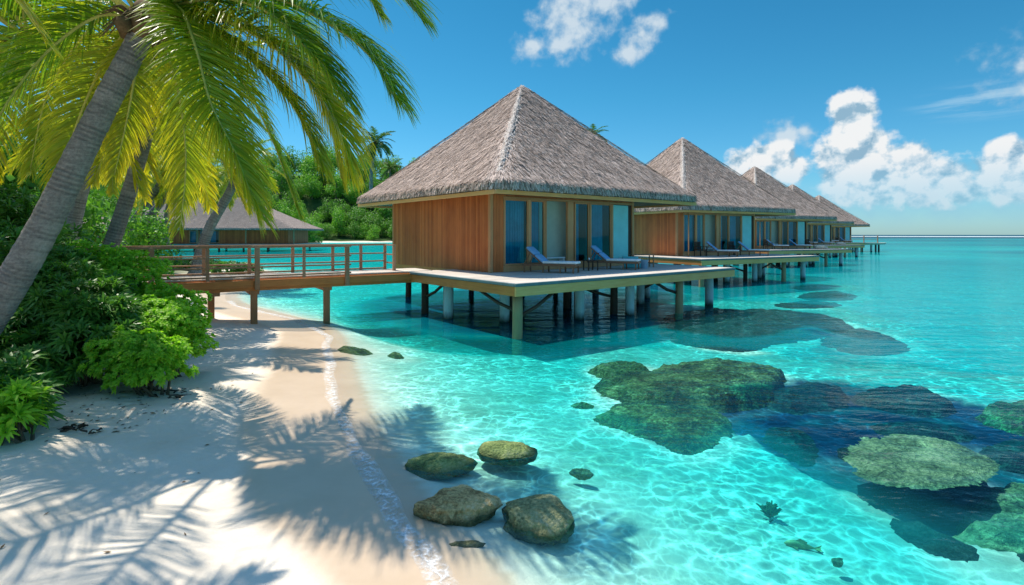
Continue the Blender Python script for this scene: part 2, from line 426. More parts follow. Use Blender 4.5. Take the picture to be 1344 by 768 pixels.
# reefs: outline on the water surface, depth of the top below the surface
REEFS = [
 ('coral_reef', [(783, 497), (790, 488), (854, 480), (864, 471), (916, 464), (978, 468), (1030, 476), (1036, 490), (1010, 504), (960, 514), (900, 514), (845, 518), (823, 509)], .22, 'M1', 'large green and brown coral reef under clear water with a raised rounded shelf', 'reef'),
 ('coral_reef', [(781, 537), (805, 522), (850, 520), (915, 521), (958, 530), (950, 556), (912, 584), (880, 570), (847, 556), (790, 547)], .35, 'M1', 'green coral lobe lying just in front of the large shelf reef', 'reef'),
 ('coral_reef', [(767, 477), (785, 468), (838, 467), (856, 477), (815, 480), (795, 485)], .35, 'M1', 'small curved dark coral patch left of the large shelf reef', 'reef'),
 ('coral_reef', [(870, 410), (905, 403), (960, 402), (1030, 404), (1090, 410), (1130, 424), (1080, 430), (1010, 440), (985, 452), (930, 446), (885, 440), (862, 425)], .40, 'M2', 'long dark green reef in the water beside the first villa deck', 'reef'),
 ('coral_reef', [(1070, 436), (1130, 424), (1180, 440), (1205, 452), (1160, 461), (1100, 452)], .7, 'M2', 'faint bluish submerged reef at the right end of the long dark one', 'reef'),
 ('coral_reef', [(1110, 506), (1150, 498), (1215, 500), (1262, 517), (1240, 527), (1180, 522)], .55, 'M2', 'flat bluish coral shelf on the far rim of the deep blue hole', 'reef'),
 ('coral_reef', [(1280, 526), (1315, 515), (1380, 514), (1430, 530), (1380, 548), (1320, 541)], .42, 'M1', 'green coral shelf at the right edge on the rim of the blue hole', 'reef'),
 ('table_coral', [(1100, 596), (1130, 576), (1200, 572), (1270, 586), (1305, 610), (1278, 630), (1205, 638), (1150, 632), (1118, 616)], .07, 'M3', 'broad pale green table coral almost breaking the surface over a dark shadow', 'coral'),
 ('coral_reef', [(1238, 640), (1275, 618), (1330, 612), (1420, 640), (1410, 690), (1344, 706), (1300, 700), (1255, 678)], .38, 'M3', 'green coral mound just below and right of the table coral', 'reef'),
 ('coral_reef', [(1266, 775), (1285, 756), (1335, 754), (1400, 775), (1390, 830), (1290, 830)], .35, 'M1', 'dark coral at the bottom right corner of the frame', 'reef'),
 ('coral_reef', [(1000, 560), (1030, 548), (1062, 560), (1085, 590), (1060, 604), (1020, 590)], 1.05, 'M2', 'dim deep coral patch on the near left rim of the blue hole', 'reef'),
 ('coral_reef', [(1125, 640), (1150, 632), (1190, 645), (1195, 662), (1160, 668), (1135, 656)], .95, 'M2', 'small dim coral patch on pale sand left of the green coral mound', 'reef'),
 ('coral_reef', [(748, 526), (756, 521), (778, 522), (780, 528), (760, 530)], .55, 'M1', 'tiny dark coral tuft on pale sand left of the reef lobe', 'reef'),
 ('coral_reef', [(438, 459), (455, 452), (482, 453), (492, 459), (470, 464), (450, 463)], .02, 'M1', 'low mossy green rock patch in the shallows by the shoreline foam', 'reef'),
 ('coral_reef', [(505, 460), (515, 457), (530, 458), (532, 462), (515, 464)], .06, 'M1', 'very small mossy patch right of the low green rock in the shallows', 'reef'),
 ('coral_reef', [(1040, 383), (1090, 380), (1130, 384), (1120, 390), (1060, 391)], .7, 'M2', 'distant dark submerged patch in the water right of the second villa deck', 'reef'),
 ('coral_reef', [(1010, 395), (1060, 392), (1110, 396), (1090, 401), (1030, 401)], .8, 'M2', 'thin faint submerged streak of reef above the long dark one', 'reef'),
]
for pts_, tp_, lb_ in (
  ([(1000, 500), (1060, 492), (1110, 500), (1105, 516), (1040, 524), (1005, 515)], .6, 'dim bluish coral bed joining the large shelf reef to the blue hole'),
  ([(1130, 545), (1200, 538), (1280, 552), (1260, 570), (1180, 570)], .85, 'deep blurred coral bed in the middle of the blue hole'),
  ([(1290, 570), (1344, 562), (1420, 575), (1400, 600), (1320, 602)], .7, 'deep coral bed at the right edge above the green mound'),
  ([(1350, 700), (1400, 690), (1450, 710), (1400, 735), (1335, 728)], .7, 'dark coral fringe at the right edge below the green mound'),
  ([(1150, 668), (1200, 660), (1240, 680), (1290, 706), (1260, 722), (1190, 700)], .6, 'ragged dark coral fringe along the lower rim of the blue hole')):
    REEFS.append(('coral_reef', pts_, tp_, 'M2', lb_, 'reef'))
reef_polys = [chaikin([pw(*p, -.62 * (1 - math.exp(-r[2] / .95))) for p in r[1]], 2) for r in REEFS]
def reef_z(i, x, y, bz):
    name, _, top, *_r = REEFS[i]
    d = sdist(x, y, reef_polys[i])
    size = math.sqrt(abs(np.ptp(reef_polys[i][:, 0]) * np.ptp(reef_polys[i][:, 1])))
    k = .35 * min(size, 1.6)
    wob = .10 * k + (fbm(x * 1.3 + i * 9, y * 1.3, 4) - .5) * .9 * k + (fbm(x * 5 + i, y * 5, 3) - .5) * .25 * k
    dd = d + wob
    edge = .40 * k + .05
    prof = sstep(-.0, edge * .8, dd) * .86 + .14 * np.sqrt(np.clip(dd / (k * 2 + .1), 0, 1))
    det = (fbm(x * 3 + 2 * i, y * 3, 5, .62) - .5) * .34 * min(size, 1.2) + (fbm(x * 14, y * 14, 2) - .5) * .07
    at = .62 * (1 - math.exp(-top / .95))
    tz = -at + det * .45 - (.10 + .3 * at) * (1 - np.clip(dd / (k * 1.6 + .1), 0, 1)) ** 2
    tz = np.minimum(tz, -.015 if top < .1 else -.04)
    z = bz + np.maximum(tz - bz, .01) * prof
    return z, dd, edge

# ---------------------------------------------------------------- ground (one sheet: beach, lagoon bed, island)
def axis(parts):
    out = [np.array([parts[0][0]], float)]
    for a, b, n, p in parts: out.append(a + (b - a) * (np.linspace(0, 1, n + 1)[1:] ** p))
    return np.concatenate(out)
gx = np.concatenate([-(axis([(14, 40, 50, 1.2), (40, 700, 60, 1.9), (700, 7000, 8, 1.5)]))[::-1], np.arange(-13.9, 16, .11), axis([(16, 60, 60, 1.3), (60, 700, 40, 1.8), (700, 7000, 8, 1.5)])])
gy = np.concatenate([np.arange(-30, 2.5, 1.2), np.arange(2.6, 24, .11), axis([(24, 80, 130, 1.3), (80, 560, 120, 1.3), (560, 6500, 26, 2)])])
GX, GY = np.meshgrid(gx, gy)
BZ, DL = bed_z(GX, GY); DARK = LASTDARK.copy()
def grid_mesh(name, X, Y, Z, mat, attrs={}, smooth=True):
    ny, nx = X.shape; me = bpy.data.meshes.new(name)
    co = np.stack([X, Y, Z], -1).reshape(-1, 3)
    a = (np.arange(ny - 1)[:, None] * nx + np.arange(nx - 1)[None, :]).reshape(-1)
    q = np.stack([a, a + 1, a + nx + 1, a + nx], -1)
    me.vertices.add(len(co)); me.vertices.foreach_set('co', co.ravel())
    me.loops.add(q.size); me.loops.foreach_set('vertex_index', q.ravel().astype(np.int32))
    me.polygons.add(len(q)); me.polygons.foreach_set('loop_start', np.arange(0, q.size, 4, dtype=np.int32))
    me.polygons.foreach_set('loop_total', np.full(len(q), 4, np.int32))
    me.polygons.foreach_set('use_smooth', np.full(len(q), smooth))
    for k, v in attrs.items():
        at = me.attributes.new(k, 'FLOAT', 'POINT'); at.data.foreach_set('value', v.ravel().astype(np.float32))
    me.materials.append(mat); me.update(calc_edges=True); me.validate()
    return me
def sand_mat():
    m, t, out = new_mat('white_coral_sand'); P = t.coord()
    n = t.noise(P, .8, 5, .6); fine = t.noise(P, 70, 3, .7); mid = t.noise(P, 6, 4, .65)
    rip = t.noise(t.mapping(P, (1.2, 3.5, 1), (0, 0, .5)), 2.2, 3, .55)
    col = t.mix(t.mr(n, .35, .65), (.70, .605, .485), (.79, .70, .585))
    col = t.mix(t.mr(fine, .35, .7, 0, .35), col, (.56, .50, .42))
    sp = t.node('ShaderNodeTexVoronoi'); sp.inputs['Scale'].default_value = 9; t.put(sp.inputs['Vector'], P)
    speck = t.math('MULTIPLY', t.mr(sp.outputs['Distance'], .02, .05, 1, 0), t.mr(t.noise(P, .9, 2), .5, .62))
    col = t.mix(t.math('MULTIPLY', speck, .7), col, (.18, .13, .09))
    wet = t.attr('wet')
    wcol = t.mix(t.mr(n, .3, .7), (.52, .385, .255), (.61, .465, .325))
    col = t.mix(wet, col, wcol)
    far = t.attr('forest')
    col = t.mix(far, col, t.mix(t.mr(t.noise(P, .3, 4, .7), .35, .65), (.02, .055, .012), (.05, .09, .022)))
    sep = t.node('ShaderNodeSeparateXYZ'); t.put(sep.inputs[0], P)
    weed = t.math('MULTIPLY', t.mr(t.noise(P, .7, 6, .7), .50, .68, 0, .55), t.mr(sep.outputs[2], -.12, -.3, 0, 1))
    col = t.mix(weed, col, (.30, .33, .22))
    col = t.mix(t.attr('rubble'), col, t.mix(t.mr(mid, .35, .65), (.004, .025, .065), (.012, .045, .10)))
    dv = t.node('ShaderNodeTexVoronoi'); dv.feature = 'SMOOTH_F1'; dv.inputs['Scale'].default_value = 3.1; t.put(dv.inputs['Vector'], t.vmath('ADD', P, t.vmath('SCALE', t.noise(P, 1.4, 2, .5, 0, 1), scale=.5)))
    foot = t.math('MULTIPLY', t.mr(dv.outputs['Distance'], .05, .40, -1.1, 0, True), t.mr(t.noise(P, .45, 2), .42, .6, 0, 1))
    h = t.math('ADD', t.math('ADD', foot, t.math('MULTIPLY', mid, .7)), t.math('ADD', t.math('MULTIPLY', fine, .12), t.math('MULTIPLY', rip, .5)))
    b = t.node('ShaderNodeBump'); t.put(b.inputs['Height'], h); t.put(b.inputs['Strength'], t.mr(wet, 0, 1, .55, .08)); b.inputs['Distance'].default_value = .05
    p = principled(t, out, col, t.mr(wet, 0, 1, .95, .38), t.mr(wet, 0, 1, .1, .4), b.outputs[0]); return m
wetw = (1.25 + 1.0 * (fbm(GX * .25 + 5, GY * .25, 3) - .5)) * sstep(2, 6, GY) + .1
WET = (1 - sstep(wetw - .25, wetw + .1, DL + (fbm(GX * 1.4, GY * 1.4, 3) - .5) * .3)) * (DL > -.6) * sstep(60, 30, GY) * sstep(-1.6, -.1, DL)
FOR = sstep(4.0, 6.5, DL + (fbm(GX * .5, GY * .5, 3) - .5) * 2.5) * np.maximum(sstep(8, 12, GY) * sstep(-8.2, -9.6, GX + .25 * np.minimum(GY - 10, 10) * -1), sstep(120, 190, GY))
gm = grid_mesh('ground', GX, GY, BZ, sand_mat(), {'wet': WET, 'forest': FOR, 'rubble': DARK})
ground = tag(obj_from(gm, 'ground'), kind='structure')
ground['label'] = 'white sand beach sloping into the lagoon bed'
def gz(x, y):
    z, _ = bed_z(np.array([float(x)]), np.array([float(y)])); return float(z[0])

# ---------------------------------------------------------------- water
def water_mat():
    m, t, out = new_mat('lagoon_water'); P = t.coord()
    dep = t.attr('depth')
    dist = t.vmath('LENGTH', P, out=1)
    # ripples
    pw1 = t.mapping(P, (1.0, 1.5, 1), (0, 0, .25))
    w1 = t.noise(pw1, 2.6, 4, .55, .4); w2 = t.noise(t.mapping(P, (.35, 1.1, 1), (0, 0, -.12)), 1.1, 4, .55, .3)
    w3 = t.noise(t.mapping(P, (.10, .4, 1), (0, 0, .06)), .8, 4, .6)
    h = t.math('ADD', t.math('MULTIPLY', w1, .35), t.math('MULTIPLY', w2, .9))
    h = t.math('ADD', h, t.math('MULTIPLY', w3, 1.8))
    nrm = t.bump(h, .55, .11)
    # bright caustic net painted into the transmission colour, standing in for focused sunlight
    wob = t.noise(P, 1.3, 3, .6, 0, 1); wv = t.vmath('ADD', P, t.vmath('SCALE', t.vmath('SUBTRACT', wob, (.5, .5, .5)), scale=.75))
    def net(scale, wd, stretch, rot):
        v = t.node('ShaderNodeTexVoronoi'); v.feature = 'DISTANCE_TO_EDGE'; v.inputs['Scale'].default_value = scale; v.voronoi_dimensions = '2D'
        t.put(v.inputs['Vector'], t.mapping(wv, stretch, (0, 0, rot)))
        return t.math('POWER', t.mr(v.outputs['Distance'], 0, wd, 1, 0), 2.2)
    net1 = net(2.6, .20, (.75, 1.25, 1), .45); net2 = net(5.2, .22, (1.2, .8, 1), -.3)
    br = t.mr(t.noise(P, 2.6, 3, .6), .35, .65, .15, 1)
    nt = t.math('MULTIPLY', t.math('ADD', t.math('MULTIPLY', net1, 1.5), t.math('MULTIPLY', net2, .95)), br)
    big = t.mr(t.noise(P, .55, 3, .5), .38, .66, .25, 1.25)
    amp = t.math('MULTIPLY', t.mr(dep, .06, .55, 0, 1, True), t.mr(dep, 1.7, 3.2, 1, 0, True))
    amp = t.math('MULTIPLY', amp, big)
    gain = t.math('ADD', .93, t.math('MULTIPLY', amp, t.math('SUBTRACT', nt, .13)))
    # absorption one way
    comb = t.node('ShaderNodeCombineXYZ')
    for i, k in enumerate((1.35, .20, .175)):
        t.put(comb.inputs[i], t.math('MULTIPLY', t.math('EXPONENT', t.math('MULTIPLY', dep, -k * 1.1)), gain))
    tr = t.node('ShaderNodeBsdfTransparent'); t.put(tr.inputs[0], comb.outputs[0])
    df = t.node('ShaderNodeBsdfDiffuse')
    bc = t.ramp(t.math('DIVIDE', dep, 6), [(0, (.05, .52, .48)), (.22, (.001, .41, .43)), (.38, (.0, .44, .47)), (.52, (.001, .14, .22)), (.75, (.003, .062, .125)), (1, (.003, .05, .11))])
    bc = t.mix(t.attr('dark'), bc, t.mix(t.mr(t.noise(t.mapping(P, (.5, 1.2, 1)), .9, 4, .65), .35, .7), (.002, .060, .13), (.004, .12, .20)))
    t.put(df.inputs[0], bc)
    sc = t.math('SUBTRACT', 1.0, t.math('EXPONENT', t.math('MULTIPLY', t.math('POWER', dep, 1.5), -.12)))
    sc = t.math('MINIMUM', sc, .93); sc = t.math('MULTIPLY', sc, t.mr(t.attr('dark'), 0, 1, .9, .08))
    m1 = t.node('ShaderNodeMixShader'); t.put(m1.inputs[0], sc); t.l.new(tr.outputs[0], m1.inputs[1]); t.l.new(df.outputs[0], m1.inputs[2])
    gl = t.node('ShaderNodeBsdfGlossy'); gl.inputs['Roughness'].default_value = .04; t.put(gl.inputs['Normal'], nrm); gl.inputs[0].default_value = (.75, .95, 1, 1)
    fr = t.node('ShaderNodeFresnel'); fr.inputs[0].default_value = 1.33; t.put(fr.inputs['Normal'], nrm)
    ff = t.math('MINIMUM', t.math('MULTIPLY', fr.outputs[0], .62), .24)
    ff = t.math('MULTIPLY', ff, t.mr(dep, 0, .12, .3, 1))
    m2 = t.node('ShaderNodeMixShader'); t.put(m2.inputs[0], ff); t.l.new(m1.outputs[0], m2.inputs[1]); t.l.new(gl.outputs[0], m2.inputs[2])
    t.l.new(m2.outputs[0], out.inputs[0]); return m
TOP = BZ.copy()
def blur(A, n):
    for _ in range(n):
        A = np.pad(A, 1, mode='edge'); A = (A[1:-1, 1:-1] * 2 + A[:-2, 1:-1] + A[2:, 1:-1] + A[1:-1, :-2] + A[1:-1, 2:]) / 6
    return A
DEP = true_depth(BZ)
for i in range(len(REEFS)):
    pl = reef_polys[i]; mrg = .5
    sel = (GX > pl[:, 0].min() - mrg) & (GX < pl[:, 0].max() + mrg) & (GY > pl[:, 1].min() - mrg) & (GY < pl[:, 1].max() + mrg)
    if not sel.any(): continue
    z, dd, ed = reef_z(i, GX[sel], GY[sel], BZ[sel]); tp = REEFS[i][2]
    a = sstep(-.55, .0, dd)
    DEP[sel] = DEP[sel] * (1 - a) + np.minimum(DEP[sel], tp * 1.0 + .15) * a
DEP = np.where(DL < -1.2, blur(DEP, 1), DEP)
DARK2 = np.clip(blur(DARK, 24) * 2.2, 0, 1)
# a line of open-sea blue on the horizon with a paler bar of surf before it
DEP = np.where(GY > 900, np.maximum(DEP, 5), DEP)
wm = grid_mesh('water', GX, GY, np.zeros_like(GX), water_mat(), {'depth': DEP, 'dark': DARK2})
water = tag(obj_from(wm, 'water'), kind='structure'); water['label'] = 'clear turquoise lagoon water'

# surf bar near the horizon
def surf_mat():
    m, t, out = new_mat('far_surf'); P = t.coord()
    n = t.noise(t.mapping(P, (.01, .06, 1)), 1, 4, .6)
    d = t.node('ShaderNodeBsdfDiffuse'); d.inputs[0].default_value = (.75, .85, .85, 1)
    tr = t.node('ShaderNodeBsdfTransparent'); mx = t.node('ShaderNodeMixShader'); t.put(mx.inputs[0], t.mr(n, .3, .55, .1, .9))
    t.l.new(tr.outputs[0], mx.inputs[1]); t.l.new(d.outputs[0], mx.inputs[2]); t.l.new(mx.outputs[0], out.inputs[0]); return m
b = MB(); xs = np.linspace(330, 1900, 60)
for i in range(len(xs) - 1):
    y0 = 600 + 60 * math.sin(i * .31); y1 = 600 + 60 * math.sin((i + 1) * .31); w0 = 150 * min(1, i / 8 + .1)
    b.add([(xs[i], y0, .25), (xs[i + 1], y1, .25), (xs[i + 1], y1 + w0, .6), (xs[i], y0 + w0, .6)], [(0, 1, 2, 3)])
s = tag(b.build('surf', surf_mat()), 'long white line of surf on the outer reef at the horizon', 'surf', kind='stuff')

# foam along the shoreline
def foam_mat():
    m, t, out = new_mat('sea_foam'); P = t.coord()
    e = t.attr('edge'); n = t.noise(P, 7, 6, .7); n2 = t.noise(P, 60, 3, .7)
    lv = t.node('ShaderNodeTexVoronoi'); lv.feature = 'DISTANCE_TO_EDGE'; lv.inputs['Scale'].default_value = 9; t.put(lv.inputs['Vector'], t.vmath('ADD', P, t.vmath('SCALE', t.noise(P, 6, 3, .6, 0, 1), scale=.12)))
    lace = t.mr(lv.outputs['Distance'], .02, .18, 1, .38)
    a = t.math('MULTIPLY', t.math('MULTIPLY', e, lace), t.mr(t.math('ADD', t.math('MULTIPLY', n, .65), t.math('MULTIPLY', n2, .35)), .40, .58, 0, 1))
    d = t.node('ShaderNodeBsdfDiffuse'); d.inputs[0].default_value = (.86, .89, .90, 1)
    tr = t.node('ShaderNodeBsdfTransparent'); mx = t.node('ShaderNodeMixShader'); t.put(mx.inputs[0], t.math('MULTIPLY', a, .85))
    t.l.new(tr.outputs[0], mx.inputs[1]); t.l.new(d.outputs[0], mx.inputs[2]); t.l.new(mx.outputs[0], out.inputs[0]); return m
def foam():
    sh = [p for p in LAND if 1.5 < p[1] < 24 and p[0] > -13]
    sh = sorted(sh, key=lambda p: p[1])
    pts = []
    for a, c in zip(sh[:-1], sh[1:]):
        n = max(1, int(math.dist(a, c) / .08))
        for k in range(n): pts.append((a[0] + (c[0] - a[0]) * k / n, a[1] + (c[1] - a[1]) * k / n))
    pts = np.array(pts); tg = np.gradient(pts, axis=0); tg /= np.linalg.norm(tg, axis=1)[:, None]
    nr = np.stack([tg[:, 1], -tg[:, 0]], 1)       # towards the water
    K = 9; X = np.zeros((len(pts), K)); Y = X.copy(); E = X.copy(); 
    s_ = np.arange(len(pts)) * .08
    off = (fbm(s_ * .5, s_ * 0 + 3, 3) - .5) * .35
    wd = .06 + .13 * fbm(s_ * .8, s_ * 0 + 8, 2)
    for k in range(K):
        f = k / (K - 1); o_ = off + (f - .5) * wd * 2 + .05
        X[:, k] = pts[:, 0] + nr[:, 0] * o_; Y[:, k] = pts[:, 1] + nr[:, 1] * o_; E[:, k] = math.sin(math.pi * f) ** .6
    Z, _ = bed_z(X, Y); Z = np.maximum(Z, 0) + .009
    me = grid_mesh('shore_foam', X, Y, Z, foam_mat(), {'edge': E})
    o = obj_from(me, 'shore_foam'); tag(o, 'thin broken white foam line where the lagoon meets the beach', 'foam', kind='stuff')
foam()

# ---------------------------------------------------------------- reefs
def reef_mat(name, stops, blue=0):
    m, t, out = new_mat(name); P = t.coord()
    v = t.node('ShaderNodeTexVoronoi'); v.inputs['Scale'].default_value = 13; t.put(v.inputs['Vector'], t.vmath('ADD', P, t.vmath('SCALE', t.noise(P, 5, 3, .6, 0, 1), scale=.25)))
    v2 = t.noise(P, 30, 4, .75); n = t.noise(P, 1.6, 5, .65)
    f = t.math('ADD', t.math('MULTIPLY', n, .65), t.math('MULTIPLY', v2, .45)); f = t.math('SUBTRACT', f, t.math('MULTIPLY', v.outputs['Distance'], .18))
    col = t.ramp(f, stops)
    h = t.math('ADD', t.math('MULTIPLY', v.outputs['Distance'], -1), v2)
    principled(t, out, col, .85, .2, t.bump(h, .9, .05)); return m
M['M1'] = reef_mat('mossy_reef', [(.32, (.012, .02, .014)), (.43, (.055, .085, .035)), (.54, (.16, .23, .08)), (.66, (.36, .31, .18))])
M['M2'] = reef_mat('dim_reef', [(.3, (.006, .018, .022)), (.46, (.022, .050, .042)), (.62, (.085, .095, .085))])
M['M3'] = reef_mat('table_coral_skin', [(.30, (.03, .06, .025)), (.42, (.12, .20, .09)), (.53, (.27, .37, .18)), (.66, (.46, .48, .30))])
def build_reef(i):
    name, _, top, mk, label, cat = REEFS[i]; pl = reef_polys[i]
    x0, x1 = pl[:, 0].min() - .3, pl[:, 0].max() + .3; y0, y1 = pl[:, 1].min() - .3, pl[:, 1].max() + .3
    st = max(.035, min(.09, math.sqrt((x1 - x0) * (y1 - y0)) / 90))
    X, Y = np.meshgrid(np.arange(x0, x1, st), np.arange(y0, y1, st))
    bz, _ = bed_z(X, Y); Z, dd, ed = reef_z(i, X, Y, bz)
    ny, nx = X.shape; keep = dd > -st * .8
    Z = np.where(dd <= 0, bz - .03, Z)
    if name == 'table_coral':                       # plate with an undercut rim
        Z = np.where(dd > 0, np.minimum(-.045 + (fbm(X * 4, Y * 4, 5, .65) - .5) * .07 - .05 * (1 - np.clip(dd / .3, 0, 1)) ** 2, -.012), -.085)
    vi = -np.ones(X.size, int); idx = np.where(keep.ravel())[0]; vi[idx] = np.arange(len(idx))
    co = np.stack([X, Y, Z], -1).reshape(-1, 3)[idx]
    a = (np.arange(ny - 1)[:, None] * nx + np.arange(nx - 1)[None, :]).reshape(-1)
    q = vi[np.stack([a, a + 1, a + nx + 1, a + nx], -1)]; q = q[(q >= 0).all(1)]
    mb = MB(); mb.add(co, [tuple(r) for r in q.tolist()])
    if name == 'table_coral':
        c = pl.mean(0); root = thing(name, label, cat, (c[0], c[1], 0))
        o = mb.build('plate', M[mk], root, True); o.location = (-c[0], -c[1], 0)
        m2 = MB(); m2.tube([(0, 0, gz(c[0], c[1]) - .1), (0, 0, -1), (.05, 0, -.3), (.05, 0, -.12)], [.75, .4, .42, .8], 16, wob=.12)
        m2.build('stalk', M['M2'], root, True)
    else:
        o = mb.build(name, M[mk], None, True)
        tag(o, label, cat, 'coral reefs under the lagoon surface')
for i in range(len(REEFS)): build_reef(i)

# ---------------------------------------------------------------- rocks
def rock_mat(name, stops):
    m, t, out = new_mat(name); P = t.coord()
    n = t.noise(P, 2.6, 5, .62); f = t.noise(P, 26, 5, .75)
    v = t.node('ShaderNodeTexVoronoi'); v.inputs['Scale'].default_value = 26; t.put(v.inputs['Vector'], P)
    s_ = t.math('ADD', t.math('MULTIPLY', n, .5), t.math('MULTIPLY', f, .55))
    col = t.ramp(s_, stops)
    g = t.node('ShaderNodeNewGeometry').outputs['Position']; sp = t.node('ShaderNodeSeparateXYZ'); t.put(sp.inputs[0], g)
    col = t.mix(t.mr(t.math('ADD', sp.outputs[2], t.math('MULTIPLY', t.math('SUBTRACT', n, .5), .06)), .0, .05, .65, 0), col, (.03, .04, .02))
    h = t.math('SUBTRACT', t.math('MULTIPLY', f, 1.4), v.outputs['Distance'])
    principled(t, out, col, .8, .3, t.bump(h, 1.0, .035)); return m
M['rock_green'] = rock_mat('algae_rock', [(.34, (.025, .035, .012)), (.46, (.17, .25, .07)), (.56, (.36, .46, .14)), (.68, (.60, .62, .32))])
M['rock_brown'] = rock_mat('brown_rock', [(.34, (.05, .03, .018)), (.47, (.42, .27, .10)), (.57, (.78, .56, .24)), (.7, (.92, .76, .45))])
M['rock_grey'] = rock_mat('grey_green_rock', [(.34, (.03, .035, .02)), (.47, (.24, .26, .11)), (.57, (.44, .45, .21)), (.7, (.66, .64, .40))])
def rock(name, cx, cy, zc, rx, ry, rz, mat, label, seed, rot=0, cat='rock', flatk=.35, group=None, rough=.34, sub=5):
    import bmesh
    bm = bmesh.new(); bmesh.ops.create_icosphere(bm, subdivisions=sub, radius=1)
    for v in bm.verts:
        p = v.co.copy(); q = p * 1.1 + Vector((seed * 7.1, seed * 3.3, 0))
        d = mnoise.fractal(q, 1.0, 2.1, 3) * rough + mnoise.fractal(q * 4, .8, 2.2, 4) * .075 + mnoise.noise(q * 11) * .03
        # facets: pull towards a few cut planes
        rr = 1 + d
        for k in range(7):
            rnd = Vector((math.sin(seed * 12.9 + k * 78.2), math.sin(seed * 4.1 + k * 37.7), math.sin(seed * 7.7 + k * 19.1) * .6)).normalized()
            e = p.dot(rnd) * rr - .80
            if e > 0: rr -= e * .65
        p = p * rr
        if p.z > flatk: p.z = flatk + (p.z - flatk) * .45
        v.co = Vector((p.x * rx, p.y * ry, p.z * rz))
    me = bpy.data.meshes.new(name); bm.to_mesh(me); bm.free(); me.materials.append(M[mat])
    me.polygons.foreach_set('use_smooth', [True] * len(me.polygons))
    o = obj_from(me, name); o.location = (cx, cy, zc); o.rotation_euler = (0, 0, rot); tag(o, label, cat, group); return o
rock('rock', -.93, 6.88, -.03, .45, .33, .13, 'rock_green', 'flat yellow-green mossy rock, left of the rear pair in the shallows', 1, .15, group='rocks in the shallows', rough=.2, flatk=.2)
rock('rock', -.07, 7.30, -.03, .47, .31, .14, 'rock_green', 'flat dark green mossy rock, right of the rear pair in the shallows', 2.3, -.2, group='rocks in the shallows', rough=.2, flatk=.2)
rock('rock', -.60, 5.78, -.04, .42, .31, .25, 'rock_brown', 'rough brown rock with gold and dark pits at the edge of the shallows', 3.7, .3, group='rocks in the shallows', rough=.34, flatk=.5)
rock('rock', .29, 5.62, -.04, .39, .36, .23, 'rock_grey', 'big rounded grey-green rock right of the rough brown one', 5.2, -.5, group='rocks in the shallows', rough=.25, flatk=.5)
rock('stone', *pw(765, 619, -.12), -.14, .14, .07, .08, 'rock_brown', 'small speckled brown stone alone in the water right of the dark green rock', 8.1, -.3, cat='stone', sub=4)
rock('stone', *pw(612, 712, .0), -.02, .17, .05, .04, 'rock_grey', 'thin flat dark stone lying in front of the brown rock', 9.4, .1, cat='stone', sub=4)
rock('stone', *pw(1100, 735, -.2), -.22, .06, .04, .05, 'rock_brown', 'tiny brown stone right of the brown fish near the bottom edge', 10.2, .1, cat='stone', sub=3)
# fish
M['fishskin'] = flat('brown_fish_skin', (.42, .27, .10), .6, .4, .35, 18)
def fish():
    x, y = pw(1050, 717, -.34); r = thing('fish', 'small brown fish gliding over pale sand near the bottom edge', 'fish', (x, y, -.335), R(-22))
    b = MB(); n = 14
    L = .30; ps = []; rr = []
    for i in range(n + 1):
        u = i / n; ps.append((-L / 2 + u * L, .012 * math.sin(u * 3), 0)); rr.append(.004 + .042 * math.sin(math.pi * min(1, u * 1.02) ** .8) * (1 - .25 * u))
    b.tube(ps, rr, 12); o = b.build('body', M['fishskin'], r, True); o.scale = (1, .8, 1.1)
    t_ = MB(); 
    for sg in (-1, 1): t_.add([(L / 2 - .02, 0, -.004), (L / 2 + .055, 0, sg * .05), (L / 2 + .035, .004, sg * .012), (L / 2 - .02, .005, .004)], [(0, 1, 2, 3)])
    t_.add([(L / 2 - .03, -.01, 0), (L / 2 + .06, -.04, 0), (L / 2 + .04, 0, .006), (L / 2 + .06, .04, 0), (L / 2 - .03, .01, 0)], [(0, 1, 2), (0, 2, 4), (2, 3, 4)])
    t_.build('tail', M['fishskin'], r)
    f_ = MB(); f_.add([(-.06, 0, .03), (.0, 0, .075), (.07, 0, .05), (.06, .003, .02)], [(0, 1, 2, 3)]); f_.build('dorsal_fin', M['fishskin'], r)
    f_ = MB(); f_.add([(-.08, .025, -.005), (-.03, .075, -.01), (-.02, .03, -.004)], [(0, 1, 2)]); f_.add([(-.08, -.025, -.005), (-.03, -.075, -.01), (-.02, -.03, -.004)], [(0, 1, 2)]); f_.build('pectoral_fins', M['fishskin'], r)
fish()
def branching_coral():
    x, y = pw(1010, 672, -.28); b = MB(); rnd = random.Random(4)
    for k in range(26):
        a = rnd.uniform(0, 6.28); e = rnd.uniform(.2, 1.3); p = Vector((0, 0, 0)); pts = [p.copy()]; d = Vector((math.cos(a) * math.cos(e), math.sin(a) * math.cos(e), math.sin(e)))
        L = rnd.uniform(.10, .19)
        for j in range(4):
            d = (d + Vector((rnd.uniform(-.3, .3), rnd.uniform(-.3, .3), rnd.uniform(-.1, .2)))).normalized(); p = p + d * L / 4; pts.append(p.copy())
            if j in (1, 2):
                q = p + (d + Vector((rnd.uniform(-.9, .9), rnd.uniform(-.9, .9), .2))).normalized() * .05; b.tube([p, q], [.010, .006], 5)
        b.tube(pts, [.02, .016, .013, .011, .008], 6)
    o = b.build('branching_coral', M['rock_green'], None, True); o.location = (x, y, -.33)
    tag(o, 'spiky olive branching coral standing alone on pale sand', 'coral')
    rock('seabed_rock', x, y, -.50, .13, .12, .22, 'rock_grey', 'dark stump of rock under the spiky branching coral', 12.2, cat='rock', sub=3)
branching_coral()

